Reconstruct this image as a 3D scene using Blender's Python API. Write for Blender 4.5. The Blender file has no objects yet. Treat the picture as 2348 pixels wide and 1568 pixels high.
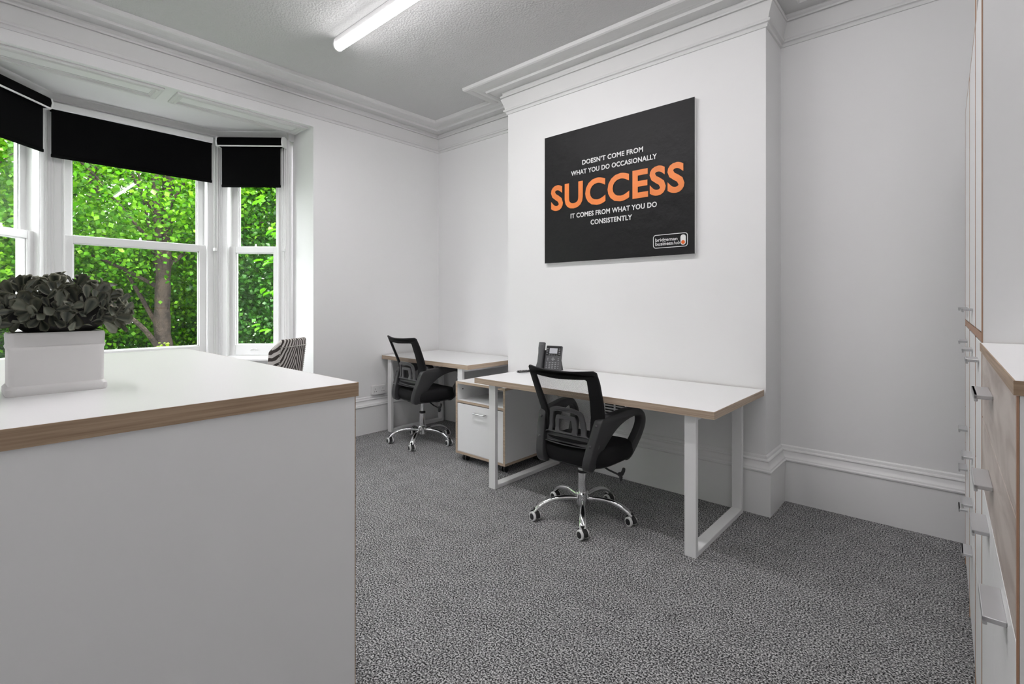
import bpy, bmesh, math, random
import numpy as np
from mathutils import Vector, Matrix, noise as mnoise

# ------------------------------------------------------------------ camera, world, sun, exposure
scene = bpy.context.scene
C = scene.collection
F_PX, W_PX, H_PX, HORIZON, CAM_H, YAW = 1139.5, 2348.0, 1568.0, 694.0, 1.28, math.radians(48.28)
cam_d = bpy.data.cameras.new('camera'); cam = bpy.data.objects.new('camera', cam_d); C.objects.link(cam)
cam_d.sensor_fit = 'HORIZONTAL'; cam_d.sensor_width = 36.0
cam_d.lens = 36.0 * F_PX / W_PX
cam_d.shift_y = (HORIZON - H_PX / 2) / W_PX
cam_d.clip_start = 0.05; cam_d.clip_end = 300
vx, vy = -math.cos(YAW), math.sin(YAW)
cam.location = (0, 0, CAM_H)
cam.rotation_euler = (math.pi / 2, 0, math.atan2(-vx, vy))
scene.camera = cam

world = bpy.data.worlds.new('world'); scene.world = world; world.use_nodes = True
bg = world.node_tree.nodes['Background']; bg.inputs[0].default_value = (0.97, 0.965, 1.0, 1); bg.inputs[1].default_value = 7.0

sun_d = bpy.data.lights.new('sun', 'SUN'); sun_d.energy = 10.0; sun_d.angle = math.radians(1.0); sun_d.color = (1.0, 0.95, 0.84)
sun = bpy.data.objects.new('sun', sun_d); C.objects.link(sun)
sun.rotation_euler = Vector((0.45, 0.38, 0.81)).to_track_quat('Z', 'Y').to_euler()
sun.location = (4, 4, 12)

LAMPS = (46.0, 25.0, 18.0, 13.0)  # first is the visible batten, the others are added fill lamps
vs = scene.view_settings
vs.view_transform = 'Standard'; vs.look = 'None'; vs.gamma = 1.0; vs.exposure = 0.9; vs.use_curve_mapping = False

R = math.radians
rnd = random.Random(7)

# ------------------------------------------------------------------ materials
def nt(m): return m.node_tree.nodes, m.node_tree.links
def pmat(name, col, rough=0.5, metal=0.0, spec=0.5, bump=None, vary=None):
    m = bpy.data.materials.new(name); m.use_nodes = True
    N, L = nt(m); b = N['Principled BSDF']
    b.inputs['Base Color'].default_value = (*col, 1); b.inputs['Roughness'].default_value = rough
    b.inputs['Metallic'].default_value = metal; b.inputs['Specular IOR Level'].default_value = spec
    tc = N.new('ShaderNodeTexCoord')
    if bump:
        sc, st, dist = bump
        nz = N.new('ShaderNodeTexNoise'); nz.inputs['Scale'].default_value = sc; nz.inputs['Detail'].default_value = 4
        L.new(tc.outputs['Object'], nz.inputs['Vector'])
        bp = N.new('ShaderNodeBump'); bp.inputs['Strength'].default_value = st; bp.inputs['Distance'].default_value = dist
        L.new(nz.outputs['Fac'], bp.inputs['Height']); L.new(bp.outputs['Normal'], b.inputs['Normal'])
    if vary:
        sc, amt = vary
        nz = N.new('ShaderNodeTexNoise'); nz.inputs['Scale'].default_value = sc; nz.inputs['Detail'].default_value = 3
        L.new(tc.outputs['Object'], nz.inputs['Vector'])
        rp = N.new('ShaderNodeValToRGB')
        rp.color_ramp.elements[0].position = 0.3; rp.color_ramp.elements[1].position = 0.7
        rp.color_ramp.elements[0].color = (*[c * (1 - amt) for c in col], 1)
        rp.color_ramp.elements[1].color = (*[min(1, c * (1 + amt)) for c in col], 1)
        L.new(nz.outputs['Fac'], rp.inputs['Fac']); L.new(rp.outputs['Color'], b.inputs['Base Color'])
    return m

M = {}
M['wall'] = pmat('wall_paint', (0.86, 0.86, 0.86), 0.65, spec=0.3, bump=(26, 0.06, 0.01))
M['trimw'] = pmat('white_gloss_woodwork', (0.86, 0.86, 0.858), 0.32, bump=(30, 0.05, 0.01))
M['plaster'] = pmat('cornice_plaster', (0.76, 0.76, 0.755), 0.7, spec=0.2, bump=(40, 0.06, 0.01))  # tone lowered below the wall white, standing in for shade on the cornice
M['lam'] = pmat('white_laminate', (0.86, 0.86, 0.86), 0.38, bump=(300, 0.03, 0.002))
M['steel'] = pmat('white_powder_coat', (0.87, 0.87, 0.87), 0.35)
M['ceram'] = pmat('planter_ceramic', (0.78, 0.77, 0.76), 0.35)
M['plastic'] = pmat('black_plastic', (0.018, 0.018, 0.019), 0.42, bump=(400, 0.06, 0.001))
M['greypl'] = pmat('charcoal_bracket_plastic', (0.085, 0.085, 0.089), 0.32, bump=(350, 0.05, 0.001))
M['armpl'] = pmat('armrest_plastic', (0.04, 0.04, 0.042), 0.34, bump=(350, 0.05, 0.001))
M['fabric'] = pmat('black_seat_fabric', (0.012, 0.012, 0.013), 0.85, spec=0.25, bump=(900, 0.4, 0.002))
M['frame_fab'] = pmat('black_frame_fabric', (0.010, 0.010, 0.011), 0.7, spec=0.3, bump=(900, 0.3, 0.001))
M['blind'] = pmat('black_blind_fabric', (0.0022, 0.0022, 0.0026), 0.85, spec=0.08, bump=(500, 0.1, 0.001))
M['chrome'] = pmat('chrome', (0.78, 0.78, 0.79), 0.07, 1.0)
M['satin'] = pmat('satin_silver', (0.62, 0.62, 0.63), 0.32, 1.0)
M['wring'] = pmat('light_tyre', (0.78, 0.78, 0.78), 0.4)
M['handle'] = pmat('pale_grey_handle', (0.55, 0.55, 0.56), 0.3, 0.4)
M['phone'] = pmat('phone_grey', (0.085, 0.085, 0.09), 0.38)
M['phoned'] = pmat('phone_black', (0.014, 0.014, 0.015), 0.3)
M['keyc'] = pmat('phone_key_light', (0.34, 0.34, 0.35), 0.3)
M['screen'] = pmat('phone_screen_grey', (0.55, 0.56, 0.60), 0.2)
M['darkhole'] = pmat('dark_hole', (0.02, 0.02, 0.02), 0.8)
M['white'] = pmat('white_print', (0.80, 0.80, 0.80), 0.5)
M['orange'] = pmat('orange_print', (0.90, 0.25, 0.055), 0.45, vary=(5, 0.12))
M['dot'] = pmat('orange_dot', (0.85, 0.14, 0.01), 0.5)
M['poster'] = pmat('charcoal_poster_print', (0.0105, 0.0105, 0.0115), 0.5, spec=0.25, bump=(9, 0.55, 0.012))
M['grass'] = pmat('lawn', (0.02, 0.06, 0.008), 0.9, vary=(3, 0.5))
M['bark'] = pmat('bark', (0.028, 0.019, 0.0135), 0.9, bump=(16, 0.9, 0.05), vary=(6, 0.6))
M['soil'] = pmat('soil', (0.01, 0.009, 0.008), 0.9)
M['brickout'] = pmat('outside_render', (0.45, 0.40, 0.36), 0.9)
M['nail'] = pmat('nail_head', (0.75, 0.73, 0.68), 0.25, 0.8)
M['dleg'] = pmat('dark_chair_leg', (0.03, 0.02, 0.015), 0.4)

def oak(name, c0, c1):
    m = bpy.data.materials.new(name); m.use_nodes = True; N, L = nt(m); b = N['Principled BSDF']
    tc = N.new('ShaderNodeTexCoord'); mp = N.new('ShaderNodeMapping'); mp.inputs['Scale'].default_value = (3, 3, 170)
    nz = N.new('ShaderNodeTexNoise'); nz.inputs['Scale'].default_value = 1.0; nz.inputs['Detail'].default_value = 5; nz.inputs['Roughness'].default_value = 0.6
    rp = N.new('ShaderNodeValToRGB'); e = rp.color_ramp.elements
    e[0].position = 0.32; e[0].color = (*c0, 1); e[1].position = 0.66; e[1].color = (*c1, 1)
    L.new(tc.outputs['Object'], mp.inputs['Vector']); L.new(mp.outputs['Vector'], nz.inputs['Vector'])
    L.new(nz.outputs['Fac'], rp.inputs['Fac']); L.new(rp.outputs['Color'], b.inputs['Base Color'])
    b.inputs['Roughness'].default_value = 0.5
    return m
M['oak'] = oak('oak_edge', (0.36, 0.265, 0.19), (0.58, 0.465, 0.355))
M['oakd'] = oak('oak_edge_counter', (0.28, 0.185, 0.115), (0.46, 0.335, 0.225))
M['oakline'] = pmat('oak_edge_strip', (0.42, 0.24, 0.15), 0.5)

def pale_wood():
    m = bpy.data.materials.new('pale_wood_front'); m.use_nodes = True; N, L = nt(m); b = N['Principled BSDF']
    tc = N.new('ShaderNodeTexCoord'); mp = N.new('ShaderNodeMapping'); mp.inputs['Scale'].default_value = (4, 2.2, 9)
    nz = N.new('ShaderNodeTexNoise'); nz.inputs['Scale'].default_value = 1.4; nz.inputs['Detail'].default_value = 6; nz.inputs['Distortion'].default_value = 1.2
    rp = N.new('ShaderNodeValToRGB'); e = rp.color_ramp.elements
    e[0].position = 0.25; e[0].color = (0.36, 0.29, 0.25, 1); e[1].position = 0.6; e[1].color = (0.60, 0.53, 0.48, 1)
    L.new(tc.outputs['Object'], mp.inputs['Vector']); L.new(mp.outputs['Vector'], nz.inputs['Vector'])
    L.new(nz.outputs['Fac'], rp.inputs['Fac']); L.new(rp.outputs['Color'], b.inputs['Base Color'])
    b.inputs['Roughness'].default_value = 0.4
    return m
M['palewood'] = pale_wood()

def carpet():
    m = bpy.data.materials.new('speckled_carpet'); m.use_nodes = True; N, L = nt(m); b = N['Principled BSDF']
    tc = N.new('ShaderNodeTexCoord')
    n1 = N.new('ShaderNodeTexNoise'); n1.inputs['Scale'].default_value = 150; n1.inputs['Detail'].default_value = 3.0; n1.inputs['Roughness'].default_value = 0.6
    n2 = N.new('ShaderNodeTexNoise'); n2.inputs['Scale'].default_value = 9; n2.inputs['Detail'].default_value = 4
    for n in (n1, n2): L.new(tc.outputs['Object'], n.inputs['Vector'])
    rp = N.new('ShaderNodeValToRGB'); e = rp.color_ramp.elements
    e[0].position = 0.40; e[0].color = (0.016, 0.016, 0.017, 1); e[1].position = 0.61; e[1].color = (0.66, 0.66, 0.665, 1)
    k = rp.color_ramp.elements.new(0.5); k.color = (0.215, 0.215, 0.218, 1)
    mx = N.new('ShaderNodeMath'); mx.operation = 'MULTIPLY_ADD'; mx.inputs[1].default_value = 0.06; mx.inputs[2].default_value = -0.03
    ad = N.new('ShaderNodeMath'); ad.operation = 'ADD'
    L.new(n2.outputs['Fac'], mx.inputs[0]); L.new(n1.outputs['Fac'], ad.inputs[0]); L.new(mx.outputs[0], ad.inputs[1])
    L.new(ad.outputs[0], rp.inputs['Fac']); L.new(rp.outputs['Color'], b.inputs['Base Color'])
    bp = N.new('ShaderNodeBump'); bp.inputs['Strength'].default_value = 0.8; bp.inputs['Distance'].default_value = 0.006
    L.new(n1.outputs['Fac'], bp.inputs['Height']); L.new(bp.outputs['Normal'], b.inputs['Normal'])
    b.inputs['Roughness'].default_value = 0.95; b.inputs['Specular IOR Level'].default_value = 0.1
    return m
M['carpet'] = carpet()

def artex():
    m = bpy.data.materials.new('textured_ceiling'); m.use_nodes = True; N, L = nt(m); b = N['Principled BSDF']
    b.inputs['Base Color'].default_value = (0.62, 0.62, 0.62, 1); b.inputs['Roughness'].default_value = 0.75  # grey base stands in for the shade on the white ceiling
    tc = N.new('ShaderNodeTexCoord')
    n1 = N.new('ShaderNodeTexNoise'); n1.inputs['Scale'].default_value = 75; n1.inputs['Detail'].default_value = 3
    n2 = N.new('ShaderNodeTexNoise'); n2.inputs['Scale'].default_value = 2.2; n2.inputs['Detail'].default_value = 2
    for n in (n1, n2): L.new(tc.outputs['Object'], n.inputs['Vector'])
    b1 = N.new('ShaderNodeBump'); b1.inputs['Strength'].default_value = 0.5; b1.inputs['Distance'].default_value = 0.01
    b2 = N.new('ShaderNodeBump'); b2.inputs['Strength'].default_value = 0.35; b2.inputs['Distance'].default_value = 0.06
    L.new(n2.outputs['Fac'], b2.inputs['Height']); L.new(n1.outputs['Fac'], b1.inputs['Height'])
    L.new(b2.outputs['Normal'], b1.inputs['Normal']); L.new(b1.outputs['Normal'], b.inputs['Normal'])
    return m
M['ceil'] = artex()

def glass():
    m = bpy.data.materials.new('window_glass'); m.use_nodes = True; N, L = nt(m)
    N.remove(N['Principled BSDF']); out = N['Material Output']
    t = N.new('ShaderNodeBsdfTransparent'); t.inputs[0].default_value = (0.97, 0.985, 0.975, 1)
    g = N.new('ShaderNodeBsdfGlossy'); g.inputs['Roughness'].default_value = 0.0
    f = N.new('ShaderNodeFresnel'); f.inputs[0].default_value = 1.5
    mx = N.new('ShaderNodeMixShader')
    gg = N.new('ShaderNodeNewGeometry'); sb = N.new('ShaderNodeMath'); sb.operation = 'SUBTRACT'; sb.inputs[0].default_value = 1.0
    ml = N.new('ShaderNodeMath'); ml.operation = 'MULTIPLY'
    L.new(gg.outputs['Backfacing'], sb.inputs[1]); L.new(f.outputs[0], ml.inputs[0]); L.new(sb.outputs[0], ml.inputs[1])
    L.new(ml.outputs[0], mx.inputs[0]); L.new(t.outputs[0], mx.inputs[1]); L.new(g.outputs[0], mx.inputs[2]); L.new(mx.outputs[0], out.inputs[0])
    return m
M['glass'] = glass()

def meshfab():
    m = bpy.data.materials.new('chair_mesh_weave'); m.use_nodes = True; N, L = nt(m); b = N['Principled BSDF']; out = N['Material Output']
    b.inputs['Base Color'].default_value = (0.035, 0.035, 0.036, 1); b.inputs['Roughness'].default_value = 0.6
    tc = N.new('ShaderNodeTexCoord'); sx = N.new('ShaderNodeSeparateXYZ'); L.new(tc.outputs['Object'], sx.inputs[0])
    res = []
    for sgn in (1, -1):
        a = N.new('ShaderNodeMath'); a.operation = 'MULTIPLY_ADD'; a.inputs[1].default_value = sgn * 0.9
        L.new(sx.outputs['X'], a.inputs[0]); L.new(sx.outputs['Z'], a.inputs[2])
        s = N.new('ShaderNodeMath'); s.operation = 'MULTIPLY'; s.inputs[1].default_value = 2 * math.pi / 0.0052
        L.new(a.outputs[0], s.inputs[0])
        n = N.new('ShaderNodeMath'); n.operation = 'SINE'; L.new(s.outputs[0], n.inputs[0])
        g = N.new('ShaderNodeMath'); g.operation = 'GREATER_THAN'; g.inputs[1].default_value = 0.80; L.new(n.outputs[0], g.inputs[0])
        res.append(g)
    mxm = N.new('ShaderNodeMath'); mxm.operation = 'MAXIMUM'; L.new(res[0].outputs[0], mxm.inputs[0]); L.new(res[1].outputs[0], mxm.inputs[1])
    t = N.new('ShaderNodeBsdfTransparent'); mx = N.new('ShaderNodeMixShader')
    L.new(mxm.outputs[0], mx.inputs[0]); L.new(t.outputs[0], mx.inputs[1]); L.new(b.outputs[0], mx.inputs[2]); L.new(mx.outputs[0], out.inputs[0])
    return m
M['mesh'] = meshfab()

def leafmat(name, cols, trans=0.45):
    m = bpy.data.materials.new(name); m.use_nodes = True; N, L = nt(m); N.remove(N['Principled BSDF']); out = N['Material Output']
    g = N.new('ShaderNodeNewGeometry'); rp = N.new('ShaderNodeValToRGB')
    e = rp.color_ramp.elements; e[0].color = (*cols[0], 1); e[1].color = (*cols[-1], 1)
    for i, c in enumerate(cols[1:-1]): k = e.new((i + 1) / (len(cols) - 1)); k.color = (*c, 1)
    L.new(g.outputs['Random Per Island'], rp.inputs['Fac'])
    d = N.new('ShaderNodeBsdfPrincipled'); d.inputs['Roughness'].default_value = 0.45; d.inputs['Specular IOR Level'].default_value = 0.35
    t = N.new('ShaderNodeBsdfTranslucent'); mx = N.new('ShaderNodeMixShader'); mx.inputs[0].default_value = trans
    L.new(rp.outputs['Color'], d.inputs['Base Color']); L.new(rp.outputs['Color'], t.inputs['Color'])
    L.new(d.outputs[0], mx.inputs[1]); L.new(t.outputs[0], mx.inputs[2]); L.new(mx.outputs[0], out.inputs[0])
    return m
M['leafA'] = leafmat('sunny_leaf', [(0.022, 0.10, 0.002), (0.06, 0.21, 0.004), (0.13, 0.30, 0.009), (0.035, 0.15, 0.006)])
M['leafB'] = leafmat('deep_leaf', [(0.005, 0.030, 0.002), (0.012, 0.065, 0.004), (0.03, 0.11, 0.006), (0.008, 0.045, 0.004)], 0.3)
M['leafC'] = leafmat('yellow_shrub_leaf', [(0.07, 0.13, 0.004), (0.13, 0.20, 0.008), (0.04, 0.09, 0.004)], 0.3)

def succulent():
    m = bpy.data.materials.new('succulent_leaf'); m.use_nodes = True; N, L = nt(m); b = N['Principled BSDF']
    oi = N.new('ShaderNodeObjectInfo'); rp = N.new('ShaderNodeValToRGB'); e = rp.color_ramp.elements
    e[0].color = (0.026, 0.036, 0.028, 1); e[1].color = (0.24, 0.26, 0.20, 1); k = e.new(0.55); k.color = (0.065, 0.082, 0.064, 1)
    L.new(oi.outputs['Random'], rp.inputs['Fac'])
    at = N.new('ShaderNodeAttribute'); at.attribute_name = 'edge'
    mx = N.new('ShaderNodeMixRGB'); mx.inputs[2].default_value = (0.42, 0.42, 0.33, 1)
    L.new(at.outputs['Fac'], mx.inputs[0]); L.new(rp.outputs['Color'], mx.inputs[1]); L.new(mx.outputs[0], b.inputs['Base Color'])
    b.inputs['Roughness'].default_value = 0.5
    return m
M['succ'] = succulent()

def zebra():
    m = bpy.data.materials.new('zebra_fabric'); m.use_nodes = True; N, L = nt(m); b = N['Principled BSDF']
    tc = N.new('ShaderNodeTexCoord'); sx = N.new('ShaderNodeSeparateXYZ'); L.new(tc.outputs['Object'], sx.inputs[0])
    ab = N.new('ShaderNodeMath'); ab.operation = 'ABSOLUTE'; L.new(sx.outputs['X'], ab.inputs[0])
    cb = N.new('ShaderNodeCombineXYZ'); L.new(ab.outputs[0], cb.inputs[0]); L.new(sx.outputs['Y'], cb.inputs[1]); L.new(sx.outputs['Z'], cb.inputs[2])
    mp = N.new('ShaderNodeMapping'); mp.inputs['Rotation'].default_value = (0, R(24), 0); L.new(cb.outputs[0], mp.inputs[0])
    w = N.new('ShaderNodeTexWave'); w.wave_type = 'BANDS'; w.bands_direction = 'X'; w.inputs['Scale'].default_value = 11
    w.inputs['Distortion'].default_value = 2.6; w.inputs['Detail'].default_value = 1.0; w.inputs['Detail Scale'].default_value = 1.2
    L.new(mp.outputs[0], w.inputs[0])
    rp = N.new('ShaderNodeValToRGB'); rp.color_ramp.interpolation = 'LINEAR'; e = rp.color_ramp.elements
    e[0].position = 0.44; e[0].color = (0.045, 0.035, 0.03, 1); e[1].position = 0.52; e[1].color = (0.60, 0.57, 0.54, 1)
    L.new(w.outputs['Fac'], rp.inputs[0]); L.new(rp.outputs[0], b.inputs['Base Color']); b.inputs['Roughness'].default_value = 0.8
    return m
M['zebra'] = zebra()

def emis(name, col, s):
    m = bpy.data.materials.new(name); m.use_nodes = True; N, L = nt(m); b = N['Principled BSDF']
    b.inputs['Base Color'].default_value = (0.9, 0.9, 0.9, 1); b.inputs['Emission Color'].default_value = (*col, 1); b.inputs['Emission Strength'].default_value = s
    return m

# ------------------------------------------------------------------ mesh helpers
def link(name, me, mats, parent=None, smooth=False, ang=None):
    o = bpy.data.objects.new(name, me); C.objects.link(o)
    for m in (mats if isinstance(mats, (list, tuple)) else [mats]):
        me.materials.append(M[m] if isinstance(m, str) else m)
    if smooth:
        for p in me.polygons: p.use_smooth = True
        if ang: me.set_sharp_from_angle(angle=R(ang))
    if parent: o.parent = parent
    return o
def obj(name, bm, mats, parent=None, smooth=False, ang=40):
    me = bpy.data.meshes.new(name); bmesh.ops.recalc_face_normals(bm, faces=bm.faces[:]); bm.to_mesh(me); bm.free()
    return link(name, me, mats, parent, smooth, ang)
def tag(o, label, cat=None, group=None, kind=None):
    o['label'] = label
    if cat: o['category'] = cat
    if group: o['group'] = group
    if kind: o['kind'] = kind
    return o
def thing(name, label, cat, loc=(0, 0, 0), rz=0.0, group=None, kind=None):
    o = bpy.data.objects.new(name, None); C.objects.link(o); o.empty_display_size = 0.1
    o.location = loc; o.rotation_euler = (0, 0, rz)
    return tag(o, label, cat, group, kind)
def struct(o, label): o['kind'] = 'structure'; o['label'] = label; return o
def BM(): return bmesh.new()
def box(bm, x0, x1, y0, y1, z0, z1, bev=0.0, seg=1, mi=0, mtx=None):
    r = bmesh.ops.create_cube(bm, size=1.0); vs_ = r['verts']
    bmesh.ops.scale(bm, vec=(x1 - x0, y1 - y0, z1 - z0), verts=vs_)
    bmesh.ops.translate(bm, vec=((x0 + x1) / 2, (y0 + y1) / 2, (z0 + z1) / 2), verts=vs_)
    fs = {f for v in vs_ for f in v.link_faces}
    if bev:
        es = list({e for v in vs_ for e in v.link_edges})
        rr = bmesh.ops.bevel(bm, geom=es, offset=bev, segments=seg, affect='EDGES', profile=0.5, clamp_overlap=True)
        fs = {f for f in fs if f.is_valid} | set(rr['faces'])
        vs_ = list({v for f in fs for v in f.verts})
    for f in fs: f.material_index = mi
    if mtx is not None: bmesh.ops.transform(bm, matrix=mtx, verts=vs_)
    return vs_
def loft(bm, rings, closed=False, caps=True, mi=0):
    vr = [[bm.verts.new(p) for p in r] for r in rings]
    n = len(vr[0]); fs = []
    for i in range(len(vr) - 1 + (1 if closed else 0)):
        a, b = vr[i], vr[(i + 1) % len(vr)]
        for j in range(n): fs.append(bm.faces.new((a[j], a[(j + 1) % n], b[(j + 1) % n], b[j])))
    if caps and not closed: fs.append(bm.faces.new(vr[0][::-1])); fs.append(bm.faces.new(vr[-1]))
    for f in fs: f.material_index = mi
    return vr
def frames(path):
    out = []; up = Vector((0, 0, 1))
    n = len(path); prev = None
    for i in range(n):
        t = (path[min(i + 1, n - 1)] - path[max(i - 1, 0)]).normalized()
        if prev is None:
            a = up if abs(t.dot(up)) < 0.95 else Vector((1, 0, 0))
            s = t.cross(a).normalized()
        else:
            s = (prev - t * prev.dot(t)).normalized()
        prev = s; out.append((t, s, s.cross(t).normalized()))
    return out
def tube(bm, path, r, seg=8, r2=None, mi=0):
    path = [Vector(p) for p in path]; n = len(path)
    rs = r if isinstance(r, (list, tuple)) else [r] * n
    r2s = (r2 if isinstance(r2, (list, tuple)) else [r2] * n) if r2 is not None else rs
    rings = []
    for i, (p, (t, s, u)) in enumerate(zip(path, frames(path))):
        rings.append([p + s * math.cos(2 * math.pi * k / seg) * rs[i] + u * math.sin(2 * math.pi * k / seg) * r2s[i] for k in range(seg)])
    return loft(bm, rings, mi=mi)
def cyl(bm, p0, p1, r0, r1=None, seg=16, mi=0):
    return tube(bm, [p0, p1], [r0, r0 if r1 is None else r1], seg, mi=mi)
def lathe(bm, prof, axis_o=(0, 0, 0), seg=24, mi=0, mtx=None):
    rings = []
    for r_, z in prof:
        rings.append([Vector((r_ * math.cos(2 * math.pi * k / seg), r_ * math.sin(2 * math.pi * k / seg), z)) + Vector(axis_o) for k in range(seg)])
    if mtx is not None: rings = [[mtx @ p for p in r_] for r_ in rings]
    return loft(bm, rings, mi=mi)
def prism(bm, poly, z0, z1, mi=0):
    return loft(bm, [[(x, y, z0) for x, y in poly], [(x, y, z1) for x, y in poly]], mi=mi)
def sweep(bm, path, prof, closed=False, caps=True):
    """profile (offset to the left of travel, z) along a 2D path with mitred corners"""
    P = [Vector(p) for p in path]; n = len(P); rings = []
    for i in range(n):
        ds = []
        if closed or i > 0: ds.append((P[i] - P[i - 1]).normalized())
        if closed or i < n - 1: ds.append((P[(i + 1) % n] - P[i]).normalized())
        ns = [Vector((-d.y, d.x)) for d in ds]
        m = sum(ns, Vector((0, 0))); m.normalize(); m /= max(0.2, m.dot(ns[0]))
        rings.append([(P[i].x + m.x * o, P[i].y + m.y * o, z) for o, z in prof])
    return loft(bm, rings, closed=closed, caps=caps)
def resample(pts, step, closed=True):
    out = []; n = len(pts)
    for i in range(n if closed else n - 1):
        a, b = Vector(pts[i]), Vector(pts[(i + 1) % n]); k = max(1, int(math.ceil((b - a).length / step)))
        out += [a.lerp(b, j / k) for j in range(k)]
    if not closed: out.append(Vector(pts[-1]))
    return out
def smooth_pts(pts, it=2, closed=True):
    P = [Vector(p) for p in pts]
    for _ in range(it):
        Q = []; n = len(P)
        for i in range(n if closed else n - 1):
            a, b = P[i], P[(i + 1) % n]; Q += [a * .75 + b * .25, a * .25 + b * .75]
        if not closed: Q = [P[0]] + Q + [P[-1]]
        P = Q
    return P
def shape2d(outer, holes, thick, bev=0.0, res=1):
    """filled 2D outline with holes, extruded; returns a bmesh in the local XY plane, thickness along Z"""
    cu = bpy.data.curves.new('tmp', 'CURVE'); cu.dimensions = '2D'; cu.fill_mode = 'BOTH'; cu.extrude = thick / 2 - bev; cu.bevel_depth = bev; cu.bevel_resolution = res
    for pts in [outer] + list(holes):
        s = cu.splines.new('POLY'); s.points.add(len(pts) - 1); s.use_cyclic_u = True
        for q, p in zip(s.points, pts): q.co = (p[0], p[1], 0, 1)
    return curve_bm(cu)
def curve_bm(cu):
    o = bpy.data.objects.new('tmp', cu); C.objects.link(o)
    dg = bpy.context.evaluated_depsgraph_get(); me = bpy.data.meshes.new_from_object(o.evaluated_get(dg))
    bm = bmesh.new(); bm.from_mesh(me); bmesh.ops.remove_doubles(bm, verts=bm.verts[:], dist=1e-5)
    bpy.data.objects.remove(o); bpy.data.curves.remove(cu); bpy.data.meshes.remove(me)
    return bm
def text_bm(body, w, h, bold=0.0, shear=0.0, depth=0.001):
    cu = bpy.data.curves.new('tmp', 'FONT'); cu.body = body; cu.size = 1.0; cu.extrude = 0.02; cu.offset = bold; cu.space_character = 1 + 2.4 * bold; cu.shear = shear; cu.resolution_u = 4
    bm = curve_bm(cu)
    xs = [v.co.x for v in bm.verts]; ys = [v.co.y for v in bm.verts]
    x0, x1, y0, y1 = min(xs), max(xs), min(ys), max(ys)
    for v in bm.verts: v.co = Vector(((v.co.x - x0) / (x1 - x0) * w, (v.co.y - y0) / (y1 - y0) * h, (v.co.z / 0.04 + 0.5) * depth))
    return bm
def copy_tree(o, parent=None):
    c = o.copy(); C.objects.link(c); c.parent = parent
    for ch in list(o.children): copy_tree(ch, c)
    return c
def tf(bm, fn):
    for v in bm.verts: v.co = Vector(fn(v.co))
    return bm

# ------------------------------------------------------------------ room shell
XW, YA, YC = -4.313, 3.605, 3.265           # window wall, alcove wall, chimney breast
XE, YS = 0.60, -1.70                         # cabinet wall and wall behind the camera
CX0, CX1 = -2.958, -0.854                    # chimney breast
ZC, ZS = 3.17, 2.866                         # ceiling, bay soffit
OY0, OY1 = -0.05, 2.15                       # bay opening
P0, P1, P2, P3 = (-4.66, 0.025), (-5.13, 0.47), (-5.13, 1.635), (-4.66, 2.08)

bm = BM(); box(bm, -5.7, XE + .2, YS - .2, YA + .3, -0.12, 0.0)
struct(obj('floor', bm, 'carpet'), 'dark grey speckled carpet across the office floor')
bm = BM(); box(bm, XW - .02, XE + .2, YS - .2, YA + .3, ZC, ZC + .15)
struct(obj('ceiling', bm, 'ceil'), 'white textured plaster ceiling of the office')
bm = BM(); prism(bm, [(XE + .2, YA + .3), (XW - .4, YA + .3), (XW - .4, YA), (CX0, YA), (CX0, YC), (CX1, YC), (CX1, YA), (XE + .2, YA)], -.1, ZC + .1)
struct(obj('wall_right', bm, 'wall'), 'white wall with projecting chimney breast and shallow alcoves')
bm = BM(); box(bm, XE, XE + .2, YS - .2, YA, -.1, ZC + .1)
struct(obj('wall_back', bm, 'wall'), 'white wall behind the tall cabinets')
bm = BM(); box(bm, XW - .4, XE, YS - .2, YS, -.1, ZC + .1)
struct(obj('wall_near', bm, 'wall'), 'white wall behind the viewpoint')
bm = BM()
loft(bm, [[(XW, OY1, z), (XW, YA + .01, z), (XW - .42, YA + .01, z), (XW - .42, OY1 + .03, z), (P3[0] - .03, OY1 - .015, z), (P3[0] + .05, OY1 - .012, z)] for z in (-.1, ZC + .1)])
box(bm, XW - .42, XW, YS - .1, OY0, -.1, ZC + .1)
box(bm, XW - .42, XW, OY0 - .01, OY1 + .01, ZS, ZC + .1)
struct(obj('wall_left', bm, 'wall'), 'white window wall opening into the bay')
# bay ceiling and outer shell
bm = BM()
oP = lambda d: [(-4.45, OY0 - .3), (P0[0] + .0, P0[1] - d * 1.4), (P1[0] - d, P1[1] - d * .45), (P2[0] - d, P2[1] + d * .45), (P3[0], P3[1] + d * 1.4), (-4.45, OY1 + .3)]
prism(bm, oP(.32), ZS, ZS + .25)
struct(obj('trim_1', bm, 'wall'), 'flat plaster ceiling of the bay')
bm = BM()
inner = [P0, P1, P2, P3]
outer = [(-4.66 - .0, P0[1] - .28), (-5.13 - .2, .47 - .09), (-5.13 - .2, 1.635 + .09), (-4.66, P3[1] + .28)]
prism(bm, inner + outer[::-1], -.1, 0.76)
prism(bm, inner + outer[::-1], 2.80, ZS + .1)
struct(obj('wall_bay', bm, 'wall'), 'white apron under and fascia over the bay windows')
# bay mullion posts
for i, (p, a, b) in enumerate(((P1, (-.7, -.72), (-1, 0)), (P2, (-1, 0), (-.7, .72)))):
    bm = BM(); pa = (p[0] + a[0] * .2, p[1] + a[1] * .2); pb = (p[0] + b[0] * .2, p[1] + b[1] * .2)
    n_ = .012
    prism(bm, [(p[0] + n_, p[1]), (pb[0], pb[1]), (pa[0], pa[1])] if i else [(p[0] + n_, p[1]), (pb[0], pb[1]), (pa[0], pa[1])], .76, 2.81)
    struct(obj('trim_%d' % (2 + i), bm, 'trimw'), ('white corner post left of the middle bay window', 'white corner post right of the middle bay window')[i])

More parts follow.
